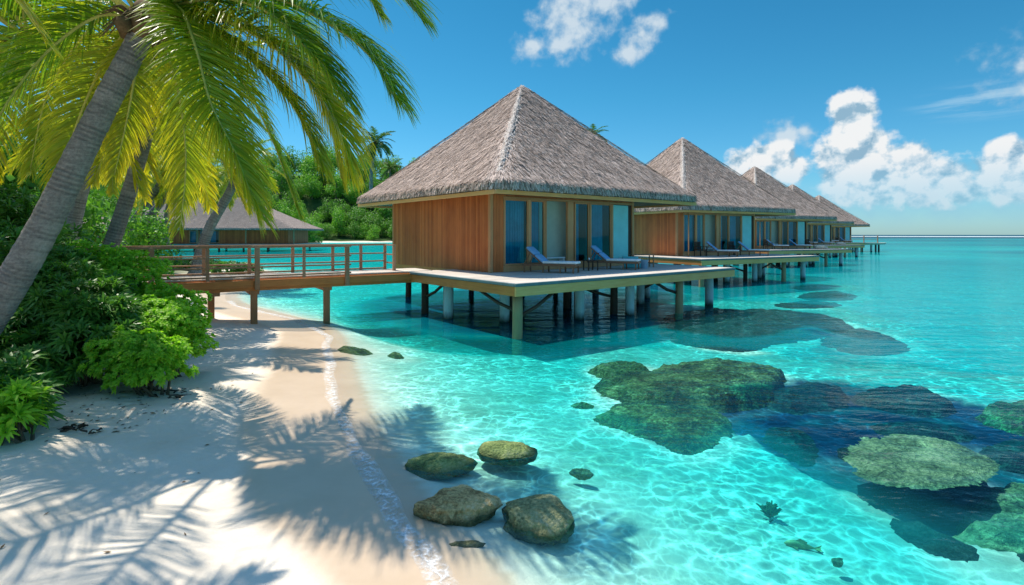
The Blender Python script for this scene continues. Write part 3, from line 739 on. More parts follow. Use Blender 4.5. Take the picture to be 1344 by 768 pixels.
# ---------------------------------------------------------------- villas
DECK = EYE - 1.37        # deck level above the water
EAVE = EYE + 1.50; APEX = EYE + 7.12
HX, HY = 6.1, 5.95
WX0, WX1, WY0, WY1 = -5.15, 2.82, -4.44, 3.3
AX0, AX1, DY0 = -7.24, 4.46, -8.48
def planks_wall(b, p0, p1, z0, z1, n, th=.045, skip=None):
    p0 = Vector((*p0, 0)); p1 = Vector((*p1, 0)); d = (p1 - p0); L = d.length; d.normalize(); w = .135; k = int(L / w); w = L / k
    nr = Vector((d.y, -d.x, 0))
    for i in range(k):
        o = n * (.0 + random.uniform(0, .008)); a = p0 + d * (i * w + .004); c = p0 + d * ((i + 1) * w - .004)
        t1 = nr * o; t2 = nr * (o - n * th)
        v = [a + t1, c + t1, c + t2, a + t2]
        b.add([(q.x, q.y, z) for z in (z0, z1) for q in v], [(0, 1, 5, 4), (1, 2, 6, 5), (2, 3, 7, 6), (3, 0, 4, 7), (3, 2, 1, 0), (4, 5, 6, 7)])
def roof_perim(n, hx, hy, r):
    pts = []; corners = [(hx - r, hy - r, 0), (-hx + r, hy - r, 90), (-hx + r, -hy + r, 180), (hx - r, -hy + r, 270)]
    m = 7
    for ci, (cx, cy, a0) in enumerate(corners):
        for k in range(m): a = R(a0 + 90 * k / (m - 1)); pts.append((cx + r * math.cos(a), cy + r * math.sin(a)))
        nx_ = corners[(ci + 1) % 4]; a = R(a0 + 90); e = (nx_[0] + r * math.cos(a), nx_[1] + r * math.sin(a)); s0 = pts[-1]
        for k in range(1, n): pts.append((s0[0] + (e[0] - s0[0]) * k / n, s0[1] + (e[1] - s0[1]) * k / n))
    return np.array(pts)
def build_roof(parent, hx=HX, hy=HY, eave=EAVE, apex=APEX, blades=34000, detail=True, top_r=.03):
    per = roof_perim(26, hx, hy, .9); n = len(per); rows = 26
    def prof(v): return eave + .30 + (apex - eave - .30) * (v ** 1.03 - .025 * math.sin(math.pi * v))
    vs = np.linspace(0, 1, rows); b = MB(); verts = []
    for v in vs:
        for (x, y) in per:
            s_ = (1 - v) * (1 - top_r) + top_r
            verts.append((x * s_, y * s_, prof(v) + (0.05 * (vnoise(np.array(x * 1.3 + v * 9), np.array(y * 1.3)) - .5))))
    f = [(i * n + k, i * n + (k + 1) % n, (i + 1) * n + (k + 1) % n, (i + 1) * n + k) for i in range(rows - 1) for k in range(n)]
    f.append(tuple((rows - 1) * n + k for k in range(n)))
    # thick butt edge and underside lip
    base = len(verts)
    for s_, z in ((.995, eave + .02), (.93, eave + .06)):
        for (x, y) in per: verts.append((x * s_, y * s_, z))
    f += [((k + 1) % n, k, base + k, base + (k + 1) % n) for k in range(n)]
    f += [(base + (k + 1) % n, base + k, base + n + k, base + n + (k + 1) % n) for k in range(n)]
    b.add(verts, f); roof = b.build('roof', M['thatch_base'], parent, True)
    # straw: many thin blades lying down the slope
    N = blades; rs = np.random.RandomState(11)
    seglen = np.linalg.norm(np.roll(per, -1, 0) - per, axis=1); cum = np.concatenate([[0], np.cumsum(seglen)]); tot = cum[-1]
    v = 1 - np.sqrt(rs.rand(N) * (1 - .0)); v = np.clip(v, 0, .985)
    ne = int(N * .16); v[:ne] = rs.rand(ne) * .02
    sP = rs.rand(N) * tot; ix = np.searchsorted(cum, sP, 'right') - 1; fr = (sP - cum[ix]) / seglen[ix % n]
    P0 = per[ix % n] * (1 - fr)[:, None] + per[(ix + 1) % n] * fr[:, None]
    sv = (1 - v) * (1 - top_r) + top_r
    z = eave + .30 + (apex - eave - .30) * (v ** 1.03 - .025 * np.sin(math.pi * v))
    A = np.stack([P0[:, 0] * sv, P0[:, 1] * sv, z], 1)
    # down-slope direction: perpendicular to the eave for the side the blade is on
    tg = per[(ix + 1) % n] - per[ix % n]; tg /= np.linalg.norm(tg, axis=1)[:, None]
    outw = np.stack([tg[:, 1], -tg[:, 0]], 1)
    sl = (apex - eave) / ((hx + hy) / 2)
    D = np.stack([outw[:, 0], outw[:, 1], np.full(N, -sl)], 1); D /= np.linalg.norm(D, axis=1)[:, None]
    T = np.stack([tg[:, 0], tg[:, 1], np.zeros(N)], 1); Nn = np.cross(T, D); Nn *= np.sign(Nn[:, 2])[:, None]
    ln = rs.uniform(.22, .5, N); wd = rs.uniform(.016, .038, N); ang = rs.normal(0, .22, N)
    Dr = D * np.cos(ang)[:, None] + T * np.sin(ang)[:, None]
    # keep blades inside the roof at the eave: start higher
    lift0 = rs.uniform(.005, .02, N); lift1 = rs.uniform(.03, .10, N)
    B0 = A - Dr * (ln * .5)[:, None] + Nn * lift0[:, None]; B1 = A + Dr * (ln * .5)[:, None] + Nn * lift1[:, None]
    hang = np.zeros((N, 3)); hang[:ne, 2] = -rs.uniform(.02, .10, ne); B1 = B1 + hang
    over = v < .03
    B1[over] -= Dr[over] * (ln[over] * .28)[:, None]
    S = T * (wd / 2)[:, None]
    q = np.stack([B0 - S, B0 + S, B1 + S * .55, B1 - S * .55], 1)
    m = MB(); m.quads(q)
    # ragged cut ends hanging over the eave face
    n3 = int(N * .13); s3 = rs.rand(n3) * tot; ix = np.searchsorted(cum, s3, 'right') - 1; fr = (s3 - cum[ix]) / seglen[ix % n]
    P0 = per[ix % n] * (1 - fr)[:, None] + per[(ix + 1) % n] * fr[:, None]
    tg = per[(ix + 1) % n] - per[ix % n]; tg /= np.linalg.norm(tg, axis=1)[:, None]; ow = np.stack([tg[:, 1], -tg[:, 0]], 1)
    z0 = eave + rs.uniform(.12, .34, n3); ln = rs.uniform(.12, .30, n3); o1 = rs.uniform(.0, .05, n3); o2 = o1 + rs.uniform(.0, .10, n3)
    a_ = np.stack([P0[:, 0] + ow[:, 0] * o1, P0[:, 1] + ow[:, 1] * o1, z0], 1); c_ = np.stack([P0[:, 0] + ow[:, 0] * o2, P0[:, 1] + ow[:, 1] * o2, np.maximum(z0 - ln, eave + .0 + rs.uniform(-.03, .05, n3))], 1)
    c_[:, :2] += tg * rs.normal(0, .05, n3)[:, None]
    S = np.stack([tg[:, 0], tg[:, 1], np.zeros(n3)], 1) * rs.uniform(.01, .02, n3)[:, None]
    m.quads(np.stack([a_ - S, a_ + S, c_ + S * .5, c_ - S * .5], 1))
    m.build('thatch', M['thatch'], roof)
    # pale ridge caps down the four hips
    for sx, sy in ((-1, -1), (1, -1), (1, 1), (-1, 1)):
        k = 900 if detail else 300; rc = MB(); u = rs.rand(k) ** .9 * .93
        c = np.array([sx * (hx - .26), sy * (hy - .26)])
        s1 = u * (1 - top_r) + top_r * .5; Pc = np.stack([c[0] * s1, c[1] * s1, apex - (apex - eave - .26) * u + .05 * u + .045 + .03], 1)
        d = np.array([c[0], c[1], -(apex - eave - .30)]); d /= np.linalg.norm(d); t_ = np.cross(d, [0, 0, 1]); t_ /= np.linalg.norm(t_); nn = np.cross(t_, d); nn *= np.sign(nn[2])
        side = rs.normal(0, .085, k) * (.6 + .7 * u); Pc = Pc + t_ * side[:, None] - nn * (np.abs(side) * .75)[:, None]
        ln = rs.uniform(.2, .45, k); wd = rs.uniform(.02, .04, k); dd = d + t_ * rs.normal(0, .22, k)[:, None] + t_ * (side * 1.6)[:, None]
        S = t_ * (wd / 2)[:, None]; B0 = Pc - dd * (ln / 2)[:, None]; B1 = Pc + dd * (ln / 2)[:, None] + nn * rs.uniform(0, .04, k)[:, None]
        rc.quads(np.stack([B0 - S, B0 + S, B1 + S * .6, B1 - S * .6], 1)); rc.build('ridge_cap', M['ridge'], roof)
    # little topknot
    tk = MB(); tk.tube([(0, 0, apex - .55), (0, 0, apex - .22), (0, 0, apex - .06), (0, 0, apex - .01)], [.62, .42, .22, .05], 14, wob=.08); tk.build('roof_cap', M['thatch_base'], roof, True)
    return roof
def window(parent, x0, x1, z0, z1, y, curtain=1, fr=.055, name='window'):
    w = MB()      # frame ring
    d0, d1 = y - .05, y + .05
    w.box(x0, x1, d0, d1, z1 - fr, z1); w.box(x0, x1, d0, d1, z0, z0 + fr * 1.3)
    w.box(x0, x0 + fr, d0, d1, z0 + fr * 1.3, z1 - fr); w.box(x1 - fr, x1, d0, d1, z0 + fr * 1.3, z1 - fr)
    o = w.build(name, M['frame'], parent); bevel(o, .006)
    g = MB(); g.box(x0 + fr - .002, x1 - fr + .002, y - .006, y + .006, z0 + fr * 1.3 - .002, z1 - fr + .002); g.build('pane', M['glass'], o)
    if curtain:
        c = MB(); n = 60; xa, xb = x0 + .02, x0 + (x1 - x0) * curtain; pts = []
        for i in range(n + 1):
            x = xa + (xb - xa) * i / n; yy = y + .2 + .045 * math.sin(i * .95) + .02 * math.sin(i * .37 + 1)
            pts += [(x, yy, z0 + .03), (x, yy + .01, z1 + .05)]
        c.add(pts, [(2 * i, 2 * i + 2, 2 * i + 3, 2 * i + 1) for i in range(n)]); c.build('curtain', M['curtain'], o, True)
    return o
def build_villa(label):
    r = thing('overwater_villa', label, 'villa', group='thatched villas on stilts over the lagoon')
    build_roof(r)
    # eave board and soffit
    b = MB(); e0, e1 = HX - .20, HY - .20; z0, z1 = EAVE - .13, EAVE + .015
    for (x0, x1, y0, y1) in ((-e0, e0, -e1, -e1 + .06), (-e0, e0, e1 - .06, e1)): b.box(x0, x1, y0, y1, z0, z1)
    for (x0, x1, y0, y1) in ((-e0, -e0 + .06, -e1 + .061, e1 - .061), (e0 - .06, e0, -e1 + .061, e1 - .061)): b.box(x0, x1, y0, y1, z0, z1)
    bevel(b.build('eave_board', M['fascia'], r), .008)
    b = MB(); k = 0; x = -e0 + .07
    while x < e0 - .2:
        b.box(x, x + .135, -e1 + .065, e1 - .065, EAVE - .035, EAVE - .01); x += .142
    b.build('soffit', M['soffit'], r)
    # walls
    ZW = EAVE - .036
    def wall(p0, p1, n, mat='wall', z0=DECK, z1=ZW):
        b = MB(); planks_wall(b, p0, p1, z0, z1, n); return b.build('wall', M[mat], r)
    wall((WX0, WY1), (WX0, WY0 + .07), -1)
    wall((WX1, WY0 + .07), (WX1, WY1), -1)
    wall((WX1, WY1), (WX0, WY1), -1)
    b = MB(); planks_wall(b, (WX0 + .10, WY0), (-4.60, WY0), DECK, ZW, -1)           # solid part left of the glass
    planks_wall(b, (-4.60, WY0), (WX1 - .1, WY0), 4.33, ZW, -1)                       # header
    b.build('wall', M['wall'], r)
    # backing skins (dark interior) so that board gaps do not leak light
    b = MB()
    b.box(WX0 + .07, WX0 + .09, WY0 + .3, WY1 - .1, DECK, ZW); b.box(WX1 - .09, WX1 - .07, WY0 + .3, WY1 - .1, DECK, ZW)
    b.box(WX0 + .1, WX1 - .1, WY1 - .09, WY1 - .07, DECK, ZW); b.box(WX0 + .1, WX1 - .1, WY0 + .1, WY1 - .1, DECK + .006, DECK + .02)
    b.box(WX0 + .1, WX1 - .1, WY0 + .1, WY1 - .1, ZW - .05, ZW - .03)
    b.box(WX0 + .09, -4.62, WY0 + .07, WY0 + .09, DECK + .03, ZW - .06)
    b.build('interior', M['interior'], r)
    # corner boards
    for (x, y) in ((WX0, WY0), (WX1, WY0), (WX0, WY1), (WX1, WY1)):
        c = MB(); c.box(x - .055 if x < 0 else x - .08, x + .08 if x < 0 else x + .055, y - .06 if y < 0 else y - .08, y + .08 if y < 0 else y + .055, DECK, ZW - .002)
        bevel(c.build('corner_post', M['frame'], r), .01)
    # glazing
    z0, z1 = 1.80, 4.27
    window(r, -4.55, -3.40, z0, z1, WY0, .97); window(r, -3.30, -2.56, z0, z1, WY0, .8)
    window(r, -.90, -.06, z0, z1, WY0, .5); window(r, .03, 1.33, z0, z1, WY0, .75)
    b = MB(); b.box(-4.60, WX1 - .09, WY0 - .07, WY0 + .07, z1 + .004, z1 + .085); b.box(-4.60, WX1 - .09, WY0 - .06, WY0 + .06, DECK, z0 - .004)
    for x, w in ((-3.40, .1), (-2.55, .09), (-1.32, .33), (-.055, .08), (1.335, .12)): b.box(x + .002, x + w - .002, WY0 - .065, WY0 + .065, z0, z1)
    b.box(-4.60, -4.553, WY0 - .065, WY0 + .065, z0, z1)
    bevel(b.build('window_surround', M['frame'], r), .008)
    # open doorway with pale wall and bench inside
    b = MB(); b.box(-2.45, -.84, WY0 + .42, WY0 + .46, DECK + .03, z1 + .1); b.build('inner_wall', M['plaster'], r)
    b = MB(); b.box(-2.44, -1.34, WY0 + .06, WY0 + .38, DECK + .42, DECK + .47); b.box(-2.44, -1.34, WY0 + .1, WY0 + .36, DECK + .20, DECK + .24)
    for x in (-2.40, -1.42): b.box(x, x + .05, WY0 + .08, WY0 + .36, DECK + .03, DECK + .42)
    b.build('bench', M['white'], r)
    # aqua panel
    b = MB(); b.box(1.47, 2.50, WY0 - .02, WY0 + .03, DECK + .12, z1 - .02); bevel(b.build('aqua_panel', M['aqua'], r), .006)
    b = MB(); b.box(2.50, 2.72, WY0 - .005, WY0 + .04, z0 - .0, z1); b.build('dark_reveal', M['dark'], r)
    # deck: boards, grey edge, beams
    def boards(x0, x1, y0, y1):
        y = y0; bb = []
        while y < y1 - .02:
            b.box(x0, x1, y, min(y + .142, y1), DECK - .035, DECK + random.uniform(-.001, .002)); y += .148
    b = MB(); boards(AX0 + .1, AX1 - .1, DY0 + .1, WY0 - .062); boards(AX0 + .1, WX0 - .06, WY0 - .05, -2.0); boards(WX1 + .06, AX1 - .1, WY0 - .05, 0)
    b.build('deck', M['deck'], r)
    b = MB(); b.box(WX0 + .0, WX1 - .0, WY0 + .0, WY1, DECK - .05, DECK - .037)
    b.build('floor_slab', M['dark'], r)
    b = MB(); t0 = DECK - .085; t1 = DECK + .006
    b.box(AX0, AX1, DY0, DY0 + .098, t0, t1); b.box(AX0, AX0 + .098, DY0 + .1, -2.0, t0, t1); b.box(AX1 - .098, AX1, DY0 + .1, 0, t0, t1)
    bevel(b.build('deck_edge', M['trim'], r), .02, 3)
    q = MB(); q.box(AX0 + .03, AX1 - .03, DY0 + .03, DY0 + .10, DECK - .36, t0 - .003); bevel(q.build('edge_beam', M['fascia'], r), .01)
    q = MB(); q.box(AX0 + .03, AX0 + .10, DY0 + .103, -2.0, DECK - .36, t0 - .003); bevel(q.build('edge_beam', M['beamy'], r), .01)
    q = MB(); q.box(AX1 - .10, AX1 - .03, DY0 + .103, 0, DECK - .36, t0 - .003); bevel(q.build('edge_beam', M['beamy'], r), .01)
    q = MB()
    for y in np.arange(DY0 + .9, WY1, 1.15): q.box(AX0 + .12 if y < -2 else WX0 + .1, AX1 - .12 if y < 0 else WX1 - .1, y, y + .08, DECK - .30, DECK - .052)
    q.build('floor_beams', M['dark'], r)
    # house-side fascia
    q = MB(); q.box(WX0 - .03, WX0 + .03, -1.99, WY1, DECK - .34, DECK - .002); q.box(WX1 - .03, WX1 + .03, .01, WY1, DECK - .34, DECK - .002); q.box(WX0 + .04, WX1 - .04, WY1 - .03, WY1 + .03, DECK - .34, DECK - .002)
    q.build('fascia', M['beamy'], r)
    # piles
    def pile(x, y, mat, rad, top=DECK - .30):
        b = MB(); n = 9; b.tube([(x + .012 * math.sin(i), y, -3.2 + (top + 3.2) * i / n) for i in range(n + 1)], [rad * (1.05 - .08 * i / n) for i in range(n + 1)], 16, wob=.02)
        b.build('pile', M[mat], r, True)
    pile(-6.95, -8.18, 'pile_wood', .15, DECK - .362); pile(.9, -8.18, 'pile_wood', .145, DECK - .362)
    for x, y in ((-5.44, -5.63), (-3.09, -6.87), (-.9, -7.3), (-6.1, -3.04), (1.9, -5.6), (3.9, -7.6), (3.9, -4.4), (3.9, -1.2), (-6.6, -3.9)): pile(x, y, 'pile', .17)
    for x, y in ((-6.6, -2.25), (-4.0, -4.2), (-1.5, -4.6), (-1.2, -6.8), (-4.4, -.5), (-1.8, -1), (1, -2.2), (-4.6, 2.9), (-1, 2.9), (2.4, 2.9), (2.4, .2), (-5.0, -5.4), (-2.7, -6.4)): pile(x, y, 'dark', .14)
    for a, c in (((-6.9, -8.1, .75), (-6.9, -6.3, DECK - .38)), ((-6.85, -8.2, .62), (-5.6, -8.2, DECK - .38)), ((-1.2, -6.8, .62), (-2.9, -6.2, DECK - .34)), ((-6.6, -2.3, .6), (-6.6, -3.7, DECK - .34)),
                 ((.9, -8.1, .75), (-.4, -8.1, DECK - .38)), ((1.9, -5.6, .6), (3.3, -5.9, DECK - .34)), ((2.4, .2, .6), (2.4, -1.4, DECK - .34))):
        q = MB(); q.tube([a, ((a[0] + c[0]) / 2, (a[1] + c[1]) / 2, (a[2] + c[2]) / 2 - .06), c], .055, 8); q.build('brace', M['dark'], r, True)
    return r
def place_villa(o, X, Z, rot, s=1.0): o.location = (X, Z, 0); o.rotation_euler = (0, 0, R(38.54 + rot)); o.scale = (s, s, 1)
V1 = build_villa('nearest and largest thatched villa on stilts with two loungers on its wide deck')
VP = [(.486, 25.9, 0, 1.0), (12.7, 39.8, -10, .93), (25.7, 56.5, -16, .92), (40.2, 76.5, -19, .92), (56.1, 97.5, -22, .95)]
VL = ['', 'second thatched villa from the camera, partly hidden behind the nearest roof', 'third thatched villa along the row, in the middle', 'fourth thatched villa along the row, next to last', 'last and farthest thatched villa at the right end of the row']
villas = [V1]
for i in range(1, 5):
    c = copy_tree(V1); tag(c, VL[i]); villas.append(c)
for v, p in zip(villas, VP): place_villa(v, *p)

# ---------------------------------------------------------------- deck furniture
def make_lounger(label):
    r = thing('sun_lounger', label, 'sun lounger', group='loungers on the villa decks')
    # head at -x, foot at +x
    b = MB(); 
    for y in (-.31, .31): b.box(-1.0, 1.02, y - .022, y + .022, .24, .32)
    for x in (-1.0, .98): b.box(x, x + .04, -.287, .287, .245, .315)
    for i in range(13): b.box(-.22 + i * .095, -.22 + i * .095 + .06, -.285, .285, .30, .322)
    bevel(b.build('frame', M['lounger'], r), .005)
    for x in (-.93, -.2, .45, .93):
        for y in (-.30, .30):
            l = MB(); l.box(x - .025, x + .025, y - .025, y + .025, 0, .245); l.build('leg', M['lounger'], r)
    ang = R(40); L = .82; Mx = Matrix.Translation((-.25, 0, .33)) @ Matrix.Rotation(ang, 4, 'Y') @ Matrix.Rotation(math.pi, 4, 'Z')
    b = MB(); b.box(0, L, -.29, .29, -.02, .015, Mx)
    b.bar((-.25 - L * .75 * math.cos(ang), -.25, .33 + L * .72 * math.sin(ang)), (-.95, -.25, .3), .03, .03); b.bar((-.25 - L * .75 * math.cos(ang), .25, .33 + L * .72 * math.sin(ang)), (-.95, .25, .3), .03, .03)
    b.build('back_frame', M['lounger'], r)
    b = MB(); b.box(-.24, 1.03, -.30, .30, .325, .41); o = b.build('mattress', M['cushion_white'], r, True); bevel(o, .035, 4)
    for k in range(2):
        b = MB(); b.box(.01 + k * .42, .405 + k * .43, -.30, .30, .018, .10, Mx); o = b.build('back_cushion', M['cushion_blue'], r, True); bevel(o, .035, 4)
    return r
L1 = make_lounger('left of the two white loungers on the nearest deck, its blue back raised')
L1.location = (1.42, 19.35, DECK); L1.rotation_euler = (0, 0, R(-24))
L2 = copy_tree(L1); tag(L2, 'right of the two white loungers on the nearest deck, beside the teal cooler'); L2.location = (4.05, 21.25, DECK); L2.rotation_euler = (0, 0, R(-24))
def vloc(i, lx, ly, z=DECK):     # villa-local to world
    X, Z, rot, s = VP[i]; a = R(38.54 + rot); return (X + s * (lx * math.cos(a) - ly * math.sin(a)), Z + s * (lx * math.sin(a) + ly * math.cos(a)), z)
names2 = {1: ['left lounger on the second villa deck, in front of its windows', 'right lounger on the second villa deck'], 2: ['left of two dark-backed loungers on the third villa deck', 'right of two dark-backed loungers on the third villa deck'],
          3: ['left lounger on the fourth villa deck', 'right lounger on the fourth villa deck'], 4: ['left lounger on the farthest villa deck', 'right lounger on the farthest villa deck']}
for i in range(1, 5):
    for k, (lx, ly) in enumerate(((-3.4, -6.0), (-.2, -6.0))):
        c = copy_tree(L1); tag(c, names2[i][k]); c.location = vloc(i, lx + (.8 if i == 1 else 0), ly); c.rotation_euler = (0, 0, R(-24 - 3 * i))
def side_table(loc, label, rz=0):
    r = thing('side_table', label, 'table', loc, rz, 'low tables beside the loungers')
    b = MB(); b.box(-.24, .24, -.22, .22, .36, .39); bevel(b.build('table_top', M['dark'], r), .006)
    for x in (-.2, .2):
        for y in (-.18, .18): b = MB(); b.box(x - .018, x + .018, y - .018, y + .018, 0, .36); b.build('leg', M['dark'], r)
    return r
side_table((3.0, 20.35, DECK), 'low dark side table between the two loungers on the nearest deck', .4)
def cup(loc, label):
    b = MB(); b.tube([(0, 0, 0), (0, 0, .09)], [.03, .04], 12); o = b.build('cup', M['white'], None, True); o.location = loc; tag(o, label, 'cup')
cup((2.95, 20.4, DECK + .391), 'white cup on the dark side table between the loungers')
def armchair(loc, label, rz):
    r = thing('deck_chair', label, 'chair', loc, rz, 'dark chairs near the villa windows')
    b = MB(); b.box(-.28, .28, -.28, .25, .36, .42); b.build('seat', M['dark'], r)
    b = MB()
    for i in range(6): b.box(-.27 + i * .096, -.22 + i * .096, .25, .28, .42, .86)
    b.box(-.28, .28, .245, .285, .86, .92); b.build('backrest', M['dark'], r)
    for x in (-.26, .26):
        b = MB(); b.box(x - .025, x + .025, -.28, .28, .60, .63); b.build('armrest', M['dark'], r)
        for y in (-.26, .26): b = MB(); b.box(x - .02, x + .02, y - .02, y + .02, 0, .6); b.build('leg', M['dark'], r)
armchair(vloc(1, -3.7, -5.2), 'dark chair at the left window of the second villa', R(28)); armchair(vloc(1, -.3, -5.2), 'dark chair near the turquoise panel of the second villa', R(28))
armchair(vloc(2, -4.2, -5.6), 'dark chair at the left of the third villa deck', R(20)); armchair(vloc(2, 1.8, -5.6), 'dark chair at the right of the third villa deck', R(20))
armchair(vloc(3, -4.2, -5.2), 'dark chair on the fourth villa deck', R(20)); armchair(vloc(4, -2.2, -6.2), 'dark chair on the farthest villa deck', R(20))
def bolster(loc, label, rz):
    b = MB(); b.tube([(-.45, 0, .2), (-.40, 0, .2), (.40, 0, .2), (.45, 0, .2)], [.12, .2, .2, .12], 14); b.tube([(.3, .1, .16), (.9, .12, .12)], [.16, .1], 12)
    o = b.build('beanbag', M['cream'], None, True); o.location = loc; o.rotation_euler = (0, 0, rz); tag(o, label, 'beanbag', 'cream beanbags on far decks')
bolster(vloc(2, 1.5, -7.0), 'cream beanbag lying on the third villa deck', .1); bolster(vloc(3, 1.6, -6.8), 'cream beanbag on the fourth villa deck', .1)
# teal cooler, bucket, shower
def cooler():
    x, y = (830 - 672) / F * 21.8, 21.8
    r = thing('cooler_box', 'teal cool box with a lid standing right of the lounger by the turquoise panel', 'cooler', (x, y, DECK), R(-8))
    b = MB(); b.add([(-.36, -.2, .02), (.36, -.2, .02), (.36, .2, .02), (-.36, .2, .02), (-.42, -.25, .36), (.42, -.25, .36), (.42, .25, .36), (-.42, .25, .36)], [(0, 3, 2, 1), (0, 1, 5, 4), (1, 2, 6, 5), (2, 3, 7, 6), (3, 0, 4, 7), (4, 5, 6, 7)])
    bevel(b.build('body', M['teal'], r), .03, 3)
    b = MB(); b.box(-.40, .22, -.24, .24, .365, .47); bevel(b.build('lid', M['teal'], r), .03, 3)
    b = MB(); b.tube([(-.44, -.1, .3), (-.50, -.08, .42), (-.50, .08, .42), (-.44, .1, .3)], .014, 8); b.build('handle', M['white'], r, True)
    b = MB(); b.box(-.1, .12, -.262, -.252, .2, .3); b.build('latch', M['white'], r)
    r2 = thing('table', 'low wooden table behind the teal cool box', 'table', (x + .55, y + .75, DECK), R(10))
    b = MB(); b.box(-.5, .5, -.25, .25, .50, .53); b.build('table_top', M['lounger'], r2)
    for sx in (-.45, .45):
        for sy in (-.2, .2): b = MB(); b.box(sx - .02, sx + .02, sy - .02, sy + .02, 0, .5); b.build('leg', M['lounger'], r2)
    x2 = (842 - 672) / F * 21.6
    r3 = thing('bucket', 'blue grey metal bucket right of the teal cool box', 'bucket', (x2 + .1, 21.6, DECK))
    b = MB(); b.tube([(0, 0, 0), (0, 0, .34)], [.13, .18], 18, cap=False); b.tube([(0, 0, .01), (0, 0, .02)], [.13, .13], 18); b.tube([(0, 0, .33), (0, 0, .35)], [.185, .185], 18, cap=False); b.build('body', M['bucket'], r3, True)
    b = MB(); b.tube([(.18 * math.cos(a), .0, .34 + .14 * math.sin(a)) for a in np.linspace(0, math.pi, 9)], .008, 6); b.build('handle', M['steel'], r3, True)
    Zs = 25.6; xs_ = (849 - 672) / F * Zs; xs_ = vloc(0, 4.2, -2.6)
    r4 = thing('outdoor_shower', 'slim metal outdoor shower post on the right end of the nearest deck', 'shower', xs_, R(200))
    b = MB(); b.tube([(0, 0, 0), (0, 0, 1.45)], .03, 10); b.build('pole', M['steel'], r4, True)
    b = MB(); b.tube([(0, 0, 1.40), (.14, 0, 1.45), (.24, 0, 1.38)], .018, 8); b.tube([(.24, 0, 1.38), (.24, 0, 1.33)], [.04, .07], 12); b.build('shower_head', M['steel'], r4, True)
    b = MB(); b.tube([(0, -.08, 1.0), (0, .08, 1.0)], .02, 8); b.build('tap', M['steel'], r4, True)
cooler()
def porch_post(i, lx, ly, label):
    p = vloc(i, lx, ly); b = MB(); b.tube([(0, 0, -.0), (0, 0, EAVE - DECK - .13)], .04, 10); o = b.build('porch_post', M['frame'], None, True); o.location = p; tag(o, label, 'post', 'slender porch posts')
porch_post(1, -5.05, -5.4, 'slender post rising from the second villa deck to its eave')
porch_post(2, -5.05, -5.4, 'slender post rising from the third villa deck to its eave')
# gangway railing and round platform at the very end of the row
def end_platform():
    p = vloc(4, 3.6, -6.4); r = thing('end_platform', 'small railed platform at the far right end of the villa row', 'platform', (p[0] + .3, p[1], 0))
    b = MB(); b.tube([(0, 0, DECK - .3), (0, 0, DECK - .02)], [2.8, 3.0], 26); b.build('platform_deck', M['deck'], r)
    for k in range(5):
        a = k * 1.2; b = MB(); b.tube([(2.3 * math.cos(a), 2.3 * math.sin(a), -3), (2.3 * math.cos(a), 2.3 * math.sin(a), DECK - .3)], .14, 10); b.build('pile', M['dark'], r)
    for z in (.55, 1.0):
        b = MB(); b.bar((-3.4, -1.2, DECK + z), (.6, -2.2, DECK + z), .06, .06); b.build('rail', M['rail'], r)
    for x, y in ((-3.4, -1.2), (-1.4, -1.7), (.6, -2.2)): b = MB(); b.box(x - .06, x + .06, y - .06, y + .06, DECK - .03, DECK + 1.25); b.build('railing_post', M['rail'], r)
end_platform()

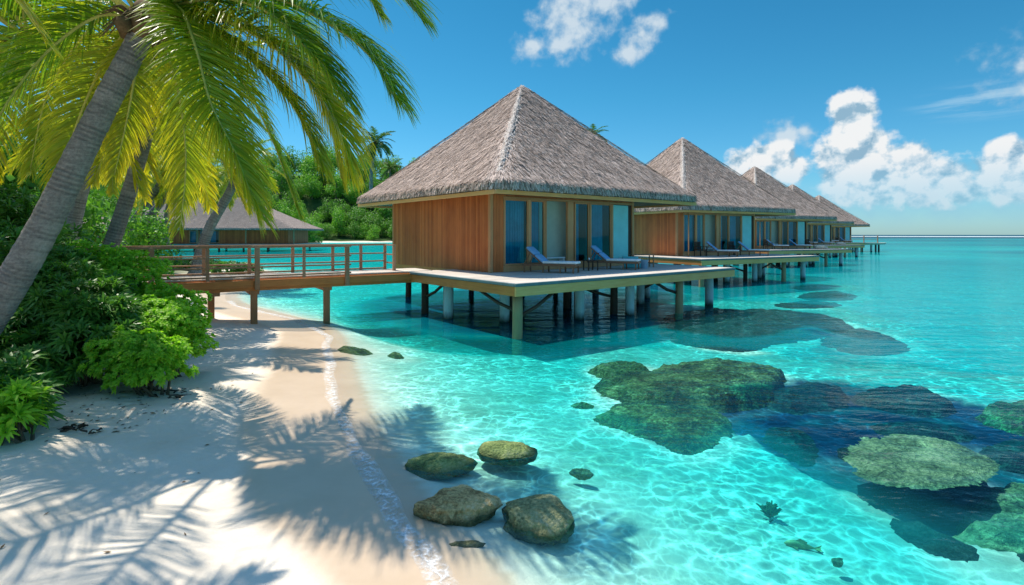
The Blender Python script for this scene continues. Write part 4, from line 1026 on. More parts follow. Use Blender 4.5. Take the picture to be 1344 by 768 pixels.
# ---------------------------------------------------------------- footbridge
def footbridge():
    A = Vector((-3.75, 19.65, 0)); B = Vector((-8.1, 16.8, 0)); d = (B - A).normalized(); far = A + d * 14.0
    r = thing('footbridge', 'wooden footbridge with rails leading from the beach to the nearest villa', 'bridge', (A.x, A.y, 0), math.atan2(d.y, d.x))
    # local: x along the bridge from the villa, y: to the back is negative
    W = 1.75; L = 14.0; e = -1
    b = MB(); x = -.9
    while x < L: b.box(x, x + .135, -W + .03, -.03, DECK - .02, DECK + .018 + random.uniform(0, .003)); x += .142
    b.build('walkway', M['deck'], r)
    for y in (-.04, -W + .04): b = MB(); b.box(-.9, L, y - .04, y + .04, DECK - .40, DECK - .024); bevel(b.build('beam', M['beam'], r), .01)
    for y in (0.045,): b = MB(); b.box(-.7, L, y - .03, y + .03, DECK - .30, DECK - .06); bevel(b.build('side_board', M['beam'], r), .01)
    for x, ys in ((2.95, (-.2,)), (5.2, (-.2,)), (6.3, (-W + .2,)), (9.2, (-.2, -W + .2)), (11.6, (-.2, -W + .2))):
        for y in ys:
            b = MB(); b.box(x - .095, x + .095, y - .095, y + .095, gz(*(A + d * x).xy) - 1.3, DECK - .402); bevel(b.build('pile', M['pile_red'], r), .015)
        b = MB(); b.box(x - .14, x + .14, -W + .05, -.05, DECK - .52, DECK - .405); b.build('cross_beam', M['pile_red'], r)
    near = [2.35, 3.75, 5.15, 6.5, 7.9, 9.3, 10.8, 12.4]
    farp = [.35, 1.3, 2.35, 3.75, 5.15, 6.5, 7.9, 9.3, 10.8, 12.4]
    for i, x in enumerate(near): b = MB(); w = .07 if i % 2 == 0 else .045; b.box(x - w, x + w, .08, .08 + 1.6 * w, DECK - (.36 if i % 2 == 0 else .05), DECK + .98); bevel(b.build('railing_post', M['rail'], r), .008)
    for i, x in enumerate(farp): b = MB(); b.box(x - .05, x + .05, -W + .0, -W + .09, DECK - .05, DECK + .98); bevel(b.build('railing_post', M['rail'], r), .008)
    for z, h in ((1.0, .05), (.66, .035), (.36, .035), (.08, .04)):
        b = MB(); b.box(2.2, 13.6, .075, .16 if z == 1.0 else .13, DECK + z - h, DECK + z + h * .4); bevel(b.build('rail', M['rail'], r), .008)
        b = MB(); b.box(.30, 13.6, -W - .01, -W + .08, DECK + z - h, DECK + z + h * .4); bevel(b.build('rail', M['rail'], r), .008)
    # short return rail against the villa
    for z in (.98, .62, .3): b = MB(); b.box(.32, .38, -W + .1, -.75, DECK + z - .03, DECK + z + .02); b.build('rail', M['rail'], r)
    b = MB(); b.box(.30, .40, -.76, -.66, DECK - .02, DECK + 1.0); b.build('railing_post', M['rail'], r)
    return r
footbridge()

# ---------------------------------------------------------------- shore bungalows across the bay
def bungalow(X, Z, hw, hd, rise, rz, label, tr=.10):
    r = thing('shore_bungalow', label, 'bungalow', (X, Z, 0), rz, 'thatched bungalows across the bay'); zf = 1.35; ev = zf + 2.35
    rf = build_roof(r, hw, hd, ev, ev + rise, 12000, False, tr)
    for ch in rf.children:
        if ch.name.startswith('ridge_cap'): pass
    b = MB(); planks_wall(b, (-hw + 2.2, -hd + 2.4), (-2.2, -hd + 2.4), zf, ev + .2, -1); b.build('wall', M['wall'], r); b = MB(); planks_wall(b, (2.8, -hd + 2.4), (hw - 2.6, -hd + 2.4), zf, ev + .2, -1); b.build('wall', M['wall'], r)
    b = MB(); planks_wall(b, (hw - 2.6, -hd + 2.4), (hw - 2.6, hd - 2.4), zf, ev + .2, -1); b.build('wall', M['wall'], r); b = MB(); planks_wall(b, (-hw + 2.2, hd - 2.4), (-hw + 2.2, -hd + 2.4), zf, ev + .2, -1); b.build('wall', M['wall'], r)
    b = MB(); b.box(-hw + 2.3, hw - 2.7, -hd + 3.4, hd - 2.5, zf, ev + .3); b.build('interior', M['interior'], r)
    for x0, x1 in ((-2.2, -.6), (-.5, 1.1), (1.2, 2.8)):
        window(r, x0, x1, zf + .1, ev - .05, -hd + 2.4, .6, .09, 'glass_door')
    b = MB(); b.box(-hw + .6, hw - .6, -hd - .6, hd - .5, zf - .3, zf - .01); b.build('platform', M['deck'], r)
    b = MB(); b.box(-hw + .55, hw - .55, -hd - .68, -hd - .61, zf - .45, zf + .0); b.build('edge_beam', M['trim'], r)
    for k in range(9):
        x = -hw + 1 + k * (2 * hw - 2) / 8; b = MB(); b.tube([(x, -hd - .3, -3), (x, -hd - .3, zf - .3)], .16, 8); b.build('pile', M['dark'], r)
        if k % 2 == 0: b = MB(); b.tube([(x, -hd + .6, zf), (x, -hd + .6, ev + .2)], .11, 8); b.build('porch_post', M['pile_wood'], r)
    return r
bungalow(-54, 98, 17, 8.0, 5.9, R(4), 'long thatched bungalow on the water across the bay, seen above the footbridge', .30)
bungalow(-83, 96, 10.5, 7.5, 5.6, R(-3), 'pale thatched bungalow across the bay glimpsed between the leaning palm trunks')

# ---------------------------------------------------------------- palms
def bez(pts, n):            # Catmull-Rom through pts
    P = [Vector(p) for p in pts]; P = [P[0] * 2 - P[1]] + P + [P[-1] * 2 - P[-2]]; out = []
    m = len(P) - 3
    for i in range(n + 1):
        u = i / n * m; k = min(int(u), m - 1); t = u - k; a, b_, c, d = P[k:k + 4]
        out.append(.5 * ((2 * b_) + (c - a) * t + (2 * a - 5 * b_ + 4 * c - d) * t * t + (3 * b_ - a - 3 * c + d) * t ** 3))
    return out
def frond_mesh(pts, nl=95, lmax=.95, wid=.036, seed=0, mat='frond', droop=.75, yellow=0.0, seg=4, name='frond', start=.13, rr=.022):
    """one palm leaf along the curve pts; returns (leaflets MB, rib MB, per-vertex tip values)"""
    rnd = np.random.RandomState(seed); C_ = bez(pts, 60); Cn = np.array([tuple(p) for p in C_])
    tan = np.gradient(Cn, axis=0); sl = np.linalg.norm(tan, axis=1); tan /= sl[:, None]
    up = np.array([0, 0, 1.0]); side = np.cross(tan, up); side /= np.maximum(np.linalg.norm(side, axis=1), 1e-4)[:, None]
    # keep side vectors consistent when the frond hangs straight down
    for i in range(1, len(side)):
        if side[i].dot(side[i - 1]) < 0: side[i] *= -1
        side[i] = side[i] * .35 + side[i - 1] * .65; side[i] -= tan[i] * side[i].dot(tan[i]); side[i] /= np.linalg.norm(side[i])
    nrm = np.cross(side, tan); 
    u = np.linspace(start, .995, nl); R_ = []; V = []
    tips = []
    for sgn in (-1, 1):
        uu = np.clip(u + rnd.normal(0, .004, nl), 0, 1); idx = uu * 60; i0 = np.minimum(idx.astype(int), 59); f = (idx - i0)[:, None]
        P = Cn[i0] * (1 - f) + Cn[i0 + 1] * f; T = tan[i0]; S = side[i0] * sgn; Nn = nrm[i0]
        prof = np.minimum(1, ((uu - start) / .22 + .35)) * (1 - .62 * np.clip((uu - .45) / .55, 0, 1) ** 1.5)
        ln = lmax * prof * rnd.uniform(.86, 1.08, nl)
        fa = np.radians(50 + 24 * (1 - uu) * 1.0 - 20 * uu) ; fa = fa + rnd.normal(0, .07, nl)
        D = S * np.sin(fa)[:, None] + T * np.cos(fa)[:, None] + Nn * (.28 + rnd.normal(0, .10, nl))[:, None]
        D /= np.linalg.norm(D, axis=1)[:, None]
        g = droop * rnd.uniform(.75, 1.25, nl)
        W = T - D * (T * D).sum(1)[:, None]; W /= np.linalg.norm(W, axis=1)[:, None]
        W = W * .8 + Nn * .6 * rnd.choice([-1, 1], nl)[:, None] * rnd.rand(nl)[:, None]; W /= np.linalg.norm(W, axis=1)[:, None]
        pos = P.copy(); d = D.copy(); rows = []
        for k in range(seg + 1):
            w_ = wid * (1.0, 1.05, .85, .55, .08, .05)[k if seg == 4 else min(4, int(k * 4 / seg))] * .5
            rows.append(np.stack([pos - W * w_, pos + W * w_], 1))
            d = d + np.array([0, 0, -1.0]) * (g / seg)[:, None] * (.5 + k * .45); d /= np.linalg.norm(d, axis=1)[:, None]
            pos = pos + d * (ln / seg)[:, None]
        V.append(np.stack(rows, 1))
        tb = np.clip(rnd.rand(nl) * .5 + yellow * 1.1 - .25 + .35 * (uu - .5), 0, 1)
        tv = np.stack([np.clip(tb * (.25 + .75 * k / seg) + yellow * .25, 0, 1) for k in range(seg + 1)], 1)
        tips.append(np.repeat(tv[:, :, None], 2, 2).reshape(-1))
    m = MB(); m.strips(np.concatenate(V)); me = m.mesh(name, M[mat])
    at = me.attributes.new('tip', 'FLOAT', 'POINT'); at.data.foreach_set('value', np.concatenate(tips).astype(np.float32))
    rb = MB(); rb.tube(C_[::3], [rr * (1.3 - 1.1 * i / 20) + .003 for i in range(len(C_[::3]))], 6); rme = rb.mesh('rib', M['rachis'], True)
    return me, rme
def trunk(parent, pts, r0, r1, ring=.075, seg=22, mat='bark'):
    C_ = bez(pts, 40); L = sum((C_[i + 1] - C_[i]).length for i in range(40)); n = int(L / ring); P = bez(pts, n * 2); rad = []; cr = []
    for i in range(n * 2 + 1):
        u = i / (n * 2); base = r0 * 1.35 * math.exp(-u * 14) * .35 + r0 + (r1 - r0) * u ** .8
        jj = random.uniform(.985, 1.015)
        k_ = random.uniform(0, .035) if i % 2 == 0 else 0
        rad.append(base * (1.005 - k_) * jj); cr.append(k_ / .035)
    b = MB(); b.tube(P, rad, seg, wob=.012); me = b.mesh('trunk', M[mat], False)
    v = np.repeat(np.array(cr, float), seg); at = me.attributes.new('crease', 'FLOAT', 'POINT'); at.data.foreach_set('value', v.astype(np.float32))
    return obj_from(me, 'trunk', parent)
def crown_core(parent, c, r, nuts=6):
    b = MB(); b.tube([c + Vector((0, 0, -r * 1.6)), c + Vector((0, 0, -r * .4)), c + Vector((0, 0, r * .8)), c + Vector((0, 0, r * 1.8))], [r * .9, r * 1.35, r * 1.1, r * .25], 12, wob=.12)
    rnd = random.Random(3)
    for k in range(26):
        a = rnd.uniform(0, 6.28); d = Vector((math.cos(a), math.sin(a), rnd.uniform(-.6, .5))); p = c + Vector((d.x, d.y, 0)) * r * .7
        b.tube([p, p + d * r * 1.2, p + d * r * 2.2 + Vector((0, 0, -r))], [r * .14, r * .09, r * .02], 4)
    b.build('crown_shaft', M['husk'], parent, True)
    for k in range(nuts):
        a = k * 1.3 + .4; n = MB(); p = c + Vector((math.cos(a), math.sin(a), -.55)) * r * 1.5
        n.tube([p + Vector((0, 0, -.13)), p + Vector((0, 0, -.10)), p, p + Vector((0, 0, .10)), p + Vector((0, 0, .13))], [.02, .09, .125, .09, .02], 10); n.build('coconut', M['husk'], parent, True)

def main_palm():
    K = 1.09; px = lambda x, y, Z: globals()['px'](x, y, Z * K)
    base = Vector((-9.0, 8.0, gz(-9.0, 8.0) - .15)); top = px(188, 42, 8.0)
    r = thing('palm_tree', 'big leaning coconut palm whose trunk crosses the left edge and fronds fill the top left', 'palm tree', base)
    def loc(p): return Vector(p) - base
    trunk(r, [Vector((0, 0, 0)), loc(px(-22, 428, 7.45)), loc(px(52, 308, 7.6)), loc(px(122, 168, 7.8)), loc(top)], .265, .17, .07, 28)
    c = top + Vector((0, 0, .18)); crown_core(r, loc(c), .2, 5)
    s = (196, 20, 8.0)
    def P(*q): return [loc(c) if i == 0 else loc(px(*p)) for i, p in enumerate([s] + list(q))]
    FR = [
     (P((290, -38, 7.8), (420, -50, 7.6), (500, -30, 7.4), (545, 15, 7.3)), 1.2, .15, .7),
     (P((240, 4, 7.9), (350, -4, 7.6), (430, 30, 7.3), (484, 72, 7.2), (518, 128, 7.1)), 1.3, .15, .75),
     (P((282, 24, 7.8), (350, 55, 7.6), (402, 105, 7.5), (440, 160, 7.4), (455, 215, 7.4)), 1.3, 1.0, .95),
     (P((232, 8, 7.7), (256, 60, 7.2), (276, 135, 6.9), (308, 200, 6.8), (340, 285, 6.8)), 1.0, .55, .65),
     (P((225, 15, 7.9), (262, 75, 7.6), (300, 160, 7.6), (318, 240, 7.7)), .9, .35, .7),
     (P((250, -5, 7.7), (340, 10, 7.3), (405, 66, 7.0), (452, 130, 6.9)), 1.15, .35, .85),
     (P((262, 30, 8.0), (325, 75, 8.0), (385, 140, 8.0), (420, 215, 8.0)), 1.15, .6, .9),
     (P((132, 20, 7.9), (70, 60, 7.7), (20, 118, 7.5), (-20, 190, 7.4), (-40, 270, 7.4)), 1.05, .35, .8),
     (P((110, -22, 7.8), (30, -30, 7.6), (-60, 20, 7.5), (-120, 110, 7.5)), 1.0, .2, .8),
     (P((150, 60, 8.5), (118, 120, 8.8), (92, 190, 9.0), (78, 262, 9.0)), .9, .85, .8),
     (P((250, 40, 8.8), (308, 92, 9.4), (356, 180, 9.7), (392, 280, 9.8)), .85, .25, .8),
     (P((215, 60, 8.8), (236, 130, 9.4), (244, 215, 9.8), (236, 300, 9.9)), .85, .75, .7),
     (P((260, -60, 8.2), (360, -90, 8.5), (450, -50, 8.8), (500, 20, 9.0)), .95, .25, .8),
     (P((180, 80, 8.7), (168, 150, 9.1), (150, 230, 9.3)), .75, .9, .7),
     (P((300, 20, 8.3), (390, 80, 8.6), (430, 150, 8.9), (448, 235, 9.0)), .95, .9, .85),
     (P((150, 10, 8.5), (100, 60, 9.0), (60, 130, 9.4), (40, 220, 9.5)), .9, .6, .8),
    ]
    cw = c
    for (dx, dy, dz) in ((-.6, -3.9, .6), (-3.0, -2.8, .4), (1.8, 3.3, -.1)):
        tip = cw + Vector((dx, dy, dz)); mid = cw + Vector((dx * .45, dy * .45, 1.15 + dz * .4)); m2 = cw + Vector((dx * .78, dy * .78, .95 + dz * .75))
        FR.append(([loc(cw), loc(mid), loc(m2), loc(tip)], .9, .25, .75))
    for i, (pts, lm, ye, dr) in enumerate(FR):
        me, rb = frond_mesh(pts, 225, lm * 1.12, .025, i + 1, 'frond', dr, ye * .62 - .06, 4, rr=.026)
        f = obj_from(me, 'frond', r); obj_from(rb, 'rib', f)
    return r
main_palm()

def frond_variants(mat, n=5, L=3.2, nl=60, lmax=.75, wid=.045, yellow=.3):
    out = []
    for k in range(n):
        e = R((62, 38, 14, -12, -38)[k % 5]); dr = R((60, 75, 75, 60, 40)[k % 5]); pts = []; p = Vector((0, 0, 0)); N = 8
        for i in range(N + 1):
            pts.append(p.copy()); a = e - dr * (i / N) ** 1.1; p = p + Vector((math.cos(a), .03 * math.sin(k + i), math.sin(a))) * L / N
        out.append(frond_mesh(pts[::2], nl, lmax, wid, 50 + k, mat, .8, yellow + .12 * k, 3))
    return out
FV = frond_variants('frond', 5, 3.4, 64, .85, .045, .08)
FVd = frond_variants('frond_dark', 5, 3.4, 42, .85, .075, .1)
def palm(pts, r0, r1, label, scale=1.0, n=22, seed=0, fv=None, group=None, jit=1.0, ring=.12):
    fv = fv or FV; base = Vector(pts[0]); r = thing('palm_tree', label, 'palm tree', base, 0, group); rnd = random.Random(seed)
    P = [Vector(p) - base for p in pts]; trunk(r, P, r0, r1, ring, 12); c = P[-1] + Vector((0, 0, .1)); crown_core(r, c, r1, 0)
    for i in range(n):
        k = min(4, int(i / n * 5)); me, rb = fv[k]
        f = obj_from(me, 'frond', r); f.location = c; f.rotation_euler = (rnd.uniform(-.15, .15), rnd.uniform(-.15, .15) * jit, i * 2.399 + rnd.uniform(-.25, .25)); s_ = scale * rnd.uniform(.85, 1.1); f.scale = (s_, s_, s_)
        obj_from(rb, 'rib', f)
    return r
palm([px(128, 365, 15), px(150, 310, 15), px(178, 225, 15.1), px(205, 130, 15.2)], .22, .17, 'dark-trunked leaning palm directly right of the big leaning trunk', 1.1, 20, 1, ring=.09)
palm([px(-130, 400, 13.5), px(-90, 300, 13.5), px(-30, 160, 13.6), px(35, 55, 13.7)], .24, .18, 'palm behind the big one whose crown fills the top left corner', 1.25, 26, 21, ring=.1)
palm([px(88, 340, 22), px(98, 290, 22), px(112, 235, 22), px(132, 165, 22)], .30, .2, 'grey palm seen just behind the big leaning trunk', 1.1, 22, 2)
palm([px(158, 322, 34), px(172, 295, 34), px(192, 268, 34), px(228, 215, 34)], .26, .2, 'slim palm leaning right in front of the far bungalow, left of a close pair', 1.15, 22, 3)
palm([px(168, 325, 36), px(184, 298, 36), px(210, 268, 36), px(262, 205, 36)], .30, .2, 'slim palm leaning right in front of the far bungalow, right of a close pair', 1.15, 22, 4)
palm([px(201, 328, 42), px(202, 300, 42), px(200, 270, 42), px(196, 215, 42)], .30, .2, 'upright palm with thin straight trunk before the far bungalow', 1.1, 20, 5)
palm([px(217, 328, 46), px(218, 300, 46), px(222, 270, 46), px(230, 240, 46)], .34, .2, 'short palm with drooping fronds right of the upright thin palm', 1.0, 18, 6)
palm([px(258, 362, 31), px(264, 330, 31), px(277, 295, 31), px(300, 255, 31.2), px(312, 225, 31.4)], .36, .22, 'curved grey palm standing behind the footbridge railing', .95, 20, 7)
palm([px(488, 262, 205), px(487, 230, 205), px(493, 188, 205)], .8, .55, 'tall coconut palm standing above the forest skyline left of the nearest roof', 2.6, 24, 8, FVd, ring=.5)
palm([px(512, 262, 225), px(512, 240, 225), px(513, 222, 225)], .8, .5, 'lower coconut palm on the forest skyline touching the edge of the nearest roof', 1.9, 22, 9, FVd, ring=.5)
palm([px(770, 300, 120), px(772, 240, 120), px(778, 180, 120)], .5, .35, 'palm hidden behind the nearest villa with a frond tip showing over the roof', 1.35, 18, 11, FVd, ring=.5)
palm([px(-150, 540, 7.4), px(-220, 300, 6.2), px(-260, 60, 5.4), px(-300, -160, 4.9)], .25, .2, 'palm just outside the left edge whose frond tips hang into the top left corner', .85, 11, 12, ring=.09)

# ---------------------------------------------------------------- shrubs
def shrub_mesh(seed, ells, nros, leaf, nleaf, mat, name='foliage', tilt=.55, wr=.26):
    rnd = np.random.RandomState(seed); V = []
    vol = np.array([e[3] * e[4] + e[4] * e[5] + e[3] * e[5] for e in ells]); vol = vol / vol.sum()
    cnt = (vol * nros).astype(int)
    for e, c in zip(ells, cnt):
        cx, cy, cz, rx, ry, rz = e
        d = rnd.normal(0, 1, (c, 3)); d /= np.linalg.norm(d, axis=1)[:, None]; d[:, 2] = np.where(d[:, 2] < -.35, -d[:, 2], d[:, 2])
        lump = 1 + .22 * np.sin(d[:, 0] * 5 + seed) * np.sin(d[:, 1] * 6 + 1) + .15 * np.sin(d[:, 2] * 9 + seed)
        rad = lump * np.where(rnd.rand(c) < .75, rnd.uniform(.86, 1.04, c), rnd.uniform(.5, .9, c))
        P = np.array([cx, cy, cz]) + d * rad[:, None] * np.array([rx, ry, rz])
        A = d + np.array([0, 0, .55]) + rnd.normal(0, .28, (c, 3)); A /= np.linalg.norm(A, axis=1)[:, None]
        ref = np.where(np.abs(A[:, 2:3]) > .9, np.array([[1.0, 0, 0]]), np.array([[0, 0, 1.0]])); U = np.cross(A, ref); U /= np.linalg.norm(U, axis=1)[:, None]; W = np.cross(A, U)
        for k in range(nleaf):
            a = k * 2.399 + rnd.rand(c) * .5; ph = tilt + (k / nleaf) * .75 + rnd.normal(0, .1, c)    # angle off axis
            rd = U * np.cos(a)[:, None] + W * np.sin(a)[:, None]; D = A * np.cos(ph)[:, None] + rd * np.sin(ph)[:, None]
            tn = np.cross(D, A); tn /= np.maximum(np.linalg.norm(tn, axis=1), 1e-4)[:, None]
            ln = leaf * rnd.uniform(.7, 1.15, c); w = ln * wr
            nn = np.cross(tn, D)
            p0 = P + D * (ln * .05)[:, None]; p1 = P + D * (ln * .55)[:, None] + nn * (ln * .03)[:, None]; p2 = P + D * ln[:, None] - np.array([0, 0, 1]) * (ln * .22)[:, None]
            V.append(np.stack([np.stack([p0 - tn * (w * .15)[:, None], p0 + tn * (w * .15)[:, None]], 1), np.stack([p1 - tn * (w * .5)[:, None], p1 + tn * (w * .5)[:, None]], 1), np.stack([p2 - tn * (w * .08)[:, None], p2 + tn * (w * .08)[:, None]], 1)], 1))
    m = MB(); m.strips(np.concatenate(V)); return m.mesh(name, M[mat])
def shrub(name, x, y, ells, nros, leaf, nleaf, mat, label, seed, group='shrubs at the back of the beach', tilt=.55, wr=.26):
    if mat == 'shrub_dark' and nleaf >= 12: leaf *= 1.12; nros = int(nros * .85); wr = .17; nleaf += 3; tilt = .5
    z = gz(x, y); r = thing(name, label, 'shrub', (x, y, z), 0, group)
    obj_from(shrub_mesh(seed, ells, nros, leaf, nleaf, mat, tilt=tilt, wr=wr), 'foliage', r)
    rnd = random.Random(seed); b = MB()
    for k in range(16):
        e = ells[k % len(ells)]; a = rnd.uniform(0, 6.28); t_ = Vector((e[0] + math.cos(a) * e[3] * .6, e[1] + math.sin(a) * e[4] * .6, e[2] + rnd.uniform(-.1, .4) * e[5])); s0 = Vector((rnd.uniform(-.3, .3), rnd.uniform(-.25, .25), -.1))
        mid = s0.lerp(t_, .5) + Vector((rnd.uniform(-.15, .15), rnd.uniform(-.15, .15), -.05)); b.tube([s0, mid, t_], [.03, .02, .008], 6)
    b.build('stems', M['twig'], r); return r
sb, sdk = 'shrub_bright', 'shrub_dark'
shrub('beach_shrub', -6.75, 10.3, [(0, 0, .65, .75, .75, .65), (.05, .1, 1.0, .55, .55, .42), (-.5, .3, 1.0, .6, .6, .5)], 2300, .092, 9, sb, 'bright green small-leaved shrub nearest the footbridge', 21, wr=.5)
shrub('beach_shrub', -6.15, 9.05, [(0, 0, .42, .52, .5, .5), (-.4, 0, .62, .5, .5, .42)], 1500, .09, 9, sb, 'low bright green shrub spilling onto the sand below the taller bright one', 22, wr=.5)
shrub('beach_shrub', -8.5, 12.4, [(-.55, 0, 1.35, .9, .9, .95), (-1.4, .1, 1.5, .8, .7, .9), (.5, -.2, .8, .85, .7, .7)], 2300, .095, 9, sb, 'bright green shrub behind, at the foot of the dark leaning palm', 23, wr=.5)
shrub('beach_shrub', -7.5, 9.5, [(0, 0, .7, .8, .8, .7), (-.3, .3, 1.15, .7, .7, .5)], 520, .24, 14, sdk, 'dark green rosette-leaved shrub left of the bright ones', 24)
shrub('beach_shrub', -8.6, 9.7, [(0, 0, .8, .9, .8, .9), (.1, .3, 1.3, .8, .7, .6)], 520, .25, 14, sdk, 'tall dark rosette-leaved shrub at the middle of the bank', 25)
shrub('beach_shrub', -10.2, 11.5, [(0, 0, 1.1, 1.1, 1.1, 1.1), (.9, .4, .9, .9, 1.0, .7)], 700, .26, 13, sdk, 'dark shrub behind the trunk of the big leaning palm', 26)
shrub('beach_shrub', -7.9, 8.55, [(0, 0, .35, .6, .5, .42), (-.7, .1, .5, .6, .5, .5)], 380, .22, 14, sdk, 'low dark shrub with drooping rosettes at the edge of the sand', 27)
shrub('beach_shrub', -9.6, 9.3, [(0, 0, 1.0, 1.0, .9, 1.0), (-.2, .4, 1.9, .9, .8, .8)], 520, .25, 13, sdk, 'dark shrub cut by the left edge behind the big trunk', 28)
shrub('beach_shrub', -13.3, 13.8, [(0, 0, 1.6, 1.6, 1.4, 1.5), (1.5, .3, 1.0, 1.2, 1.1, 1.0), (-.5, 0, 2.8, 1.2, 1.2, 1.0)], 900, .30, 12, sdk, 'tall dark shrub mass at the upper left behind the other shrubs', 29)
shrub('spiky_plant', -6.35, 6.75, [(0, 0, .28, .22, .2, .22), (-.3, .1, .4, .25, .2, .25), (.05, .05, .52, .14, .14, .12)], 85, .24, 14, sb, 'small leafy plant with yellow-green tips at the left edge in front', 30, tilt=.4, wr=.2)
shrub('spiky_plant', -6.75, 7.2, [(0, 0, .4, .45, .3, .4)], 90, .26, 14, sdk, 'small dark leafy plant behind the yellow-green one at the left edge', 31)
shrub('beach_shrub', -14.2, 18.2, [(0, 0, 1.0, 1.4, 1.0, .9), (-1.8, .3, 1.2, 1.4, 1.2, 1.1)], 900, .16, 9, sb, 'bright shrub hiding the landward end of the footbridge', 32, wr=.45)
for k, (X, Z, lab) in enumerate(((-19.5, 37, 'low dark shrub under the curved palm beyond the footbridge'), (-23, 39, 'dark shrub on the far bank beyond the footbridge, left of the curved palm'), (-27.5, 42, 'dark shrub farther left on the bank beyond the footbridge'))):
    shrub('bank_shrub', X, Z, [(0, 0, .2, 1.6, 1.0, .55), (1.0, .2, .15, 1.0, .8, .4)], 500, .24, 8, sdk, lab, 33 + k)

# ---------------------------------------------------------------- forest trees
def tree_variant(seed, mat, H=9, Rr=4, leaf=.42, n=3400):
    rnd = np.random.RandomState(seed); lobes = []
    for k in range(13):
        a = rnd.rand() * 6.28; q = rnd.rand() ** .5 * Rr * .62; lobes.append((math.cos(a) * q, math.sin(a) * q, H * (.16 + .62 * rnd.rand() * (1 - .4 * q / Rr)), Rr * rnd.uniform(.32, .55)))
    lobes.append((0, 0, H * .8, Rr * .5)); V = []
    per = n // len(lobes)
    for (x, y, z, r_) in lobes:
        d = rnd.normal(0, 1, (per, 3)); d /= np.linalg.norm(d, axis=1)[:, None]
        rad = r_ * np.where(rnd.rand(per) < .8, rnd.uniform(.85, 1.12, per), rnd.uniform(.4, .9, per)) * (1 + .18 * np.sin(d[:, 0] * 7 + x) * np.sin(d[:, 1] * 7 + y))
        P = np.array([x, y, z]) + d * rad[:, None] * np.array([1, 1, .8])
        nn = d + rnd.normal(0, .55, (per, 3)) + np.array([0, 0, .3]); nn /= np.linalg.norm(nn, axis=1)[:, None]
        t1 = np.cross(nn, rnd.normal(0, 1, (per, 3))); t1 /= np.linalg.norm(t1, axis=1)[:, None]; t2 = np.cross(nn, t1)
        l_ = leaf * rnd.uniform(.6, 1.25, per)[:, None]
        V.append(np.stack([P - t1 * l_ * .5, P + t2 * l_ * .34, P + t1 * l_ * .5 - nn * l_ * .12, P - t2 * l_ * .34], 1))
    m = MB(); m.quads(np.concatenate(V)); cm = m.mesh('crown', M[mat])
    b = MB(); b.tube([(0, 0, -1.5), (.1, 0, H * .3), (0, .1, H * .55), (0, 0, H * .8)], [.3, .22, .16, .05], 8)
    for (x, y, z, r_) in lobes[:6]: b.tube([(0, 0, H * .35), (x * .5, y * .5, z * .75), (x, y, z)], [.14, .09, .03], 6)
    return cm, b.mesh('trunk', M['bark_plain'], True)
TV = [tree_variant(60 + k, ('tree_a', 'tree_b', 'tree_a', 'tree_a', 'tree_b')[k], 9, 4.2) for k in range(5)]
def tree(X, Z, s, k, label, group, z=None, rnd=random):
    r = thing('broadleaf_tree', label, 'tree', (X, Z, gz(X, Z) if z is None else z), rnd.uniform(0, 6.28), group); r.scale = (s, s, s * rnd.uniform(.85, 1.15))
    obj_from(TV[k][0], 'crown', r); obj_from(TV[k][1], 'trunk', r); return r
rr = random.Random(5)
FG = 'forest trees on the hill behind the bay'
for row, (Zr, st, sz) in enumerate(((213, 6.0, .85), (221, 7, 1.15), (231, 8, 1.25), (243, 8.5, 1.35), (257, 9.5, 1.45), (274, 11, 1.6), (294, 13, 1.8))):
    x = -.80 * Zr
    while x < (18 if row < 2 else 30):
        X = x + rr.uniform(-2, 2); Z = Zr + rr.uniform(-3, 3) - (14 if row == 0 and X < -60 else 0) * 0
        _, d = bed_z(np.array([X]), np.array([Z]))
        if d[0] > 2:
            if row in (0, 1): lab = 'broadleaf tree in the front rows of the forest along the far beach'
            elif row in (2, 3, 4): lab = 'broadleaf tree among the middle rows of the forested hillside'
            else: lab = 'broadleaf tree near the skyline of the forested hill'
            tree(X, Z, sz * rr.uniform(.8, 1.2), rr.randrange(5), lab, FG, rnd=rr)
        x += st * rr.uniform(.8, 1.15)
FL = 'trees on the near bank behind the palms'
for k, (X, Z, s, v, lab) in enumerate(((-23.5, 26, .95, 0, 'dark broadleaf tree at the left edge behind the shrubs'), (-20.5, 30, .50, 1, 'light green tree behind the leaning palm trunks at left'), (-30, 36, .75, 2, 'broadleaf tree far left behind the first dark one'),
      (-36, 50, .62, 3, 'broadleaf tree left of the pale far bungalow'), (-22.0, 22.5, .42, 0, 'small dark tree right behind the tall dark shrub mass'), (-16.6, 18.8, .30, 4, 'small bright tree at the left behind the big leaning trunk'),
      (-52, 58, .9, 1, 'rounded broadleaf tree behind the near bank at far left'), (-66, 72, .8, 0, 'broadleaf tree beside the left far bungalow'), (-28, 21, .8, 3, 'tall dark tree outside the left edge'))):
    tree(X, Z, s, v, lab, FL, rnd=rr)
for k, (X, Z, s, v) in enumerate(((-60, 112, .75, 0), (-52, 114, .8, 2), (-44, 116, .75, 3), (-70, 112, .95, 1), (-80, 110, 1.0, 0), (-92, 108, 1.0, 2), (-36, 200, .9, 0), (-100, 104, 1.1, 3), (-88, 96, .8, 1))):
    tree(X, Z, s, v, 'broadleaf tree growing behind the far bungalows', 'trees behind the far bungalows', z=.4, rnd=rr)

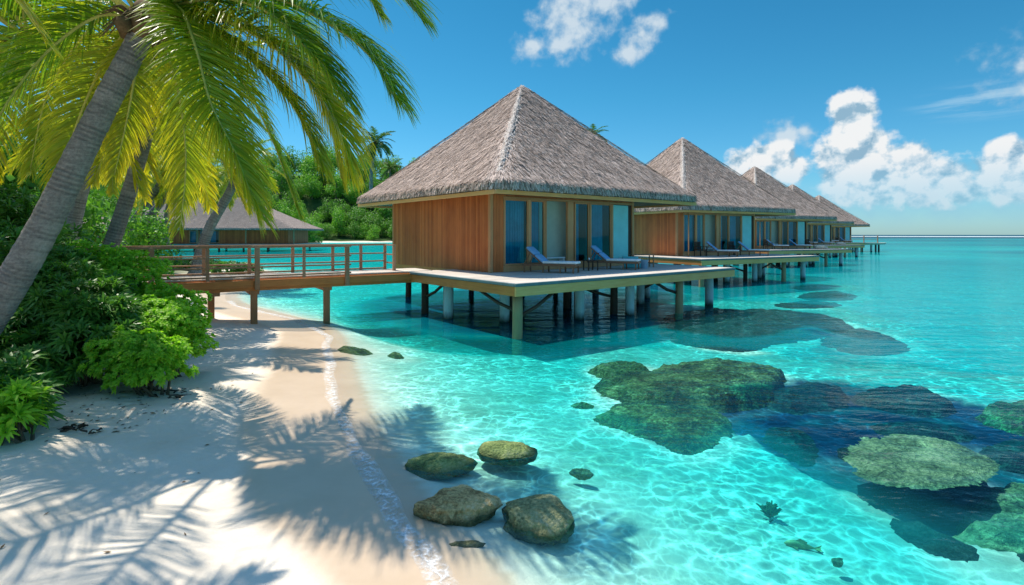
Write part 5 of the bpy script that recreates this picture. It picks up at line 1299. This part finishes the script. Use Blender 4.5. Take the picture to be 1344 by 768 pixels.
# ---------------------------------------------------------------- small beach litter
def debris(x, y, label, seed, n=9, s=.12):
    rnd = random.Random(seed); b = MB(); z = gz(x, y) + .01
    for k in range(n):
        p = Vector((rnd.uniform(-s, s), rnd.uniform(-s, s), .01)); pts = [p]
        for j in range(4): p = p + Vector((rnd.uniform(-s, s) * .6, rnd.uniform(-s, s) * .4, rnd.uniform(-.01, .025))); p.z = max(p.z, .006); pts.append(p)
        b.tube(pts, [.008, .014, .012, .008, .003], 5)
    o = b.build('driftwood', M['dark'], None, True); o.location = (x, y, z); tag(o, label, 'driftwood', 'dark twigs on the sand')
debris(*pw(97, 545, .5), 'dark clump of seaweed and twigs on the shaded sand', 2, 16, .10)
debris(*pw(118, 548, .5), 'short dark twigs right of the seaweed clump', 3, 4, .08)
debris(*pw(238, 503, .45), 'thin twigs under the low bright shrub', 4, 5, .16)
debris(*pw(215, 498, .5), 'thin twigs under the dark drooping shrub', 6, 5, .2)
debris(*pw(2, 750, .4), 'small dark leaf scrap at the bottom left corner', 5, 4, .05)

def litter():
    rnd = random.Random(9); b = MB()
    for k in range(260):
        if rnd.random() < .75: x = rnd.uniform(-8.2, -5.2); y = rnd.uniform(7.2, 9.6)
        else: x = rnd.uniform(-7, -2.5); y = rnd.uniform(4.5, 13)
        _, d = bed_z(np.array([x]), np.array([y]))
        if d[0] < 1.3: continue
        z = gz(x, y) + .006; a = rnd.uniform(0, 6.28); l = rnd.uniform(.012, .05); w = l * rnd.uniform(.25, .6); c, s_ = math.cos(a), math.sin(a); h = rnd.uniform(.004, .014)
        P = [(-l, 0, 0), (0, -w, h * .4), (l, 0, h), (0, w, h * .6), (0, 0, h * 1.4)]
        b.add([(x + c * p[0] - s_ * p[1], y + s_ * p[0] + c * p[1], z + p[2]) for p in P], [(0, 1, 4), (1, 2, 4), (2, 3, 4), (3, 0, 4)])
    o = b.build('leaf_litter', flat('dry_leaf_bits', (.20, .13, .07), .9, .1, .5, 9)); tag(o, 'scattered dry leaf bits and shell crumbs on the beach sand', 'litter', kind='stuff')
litter()
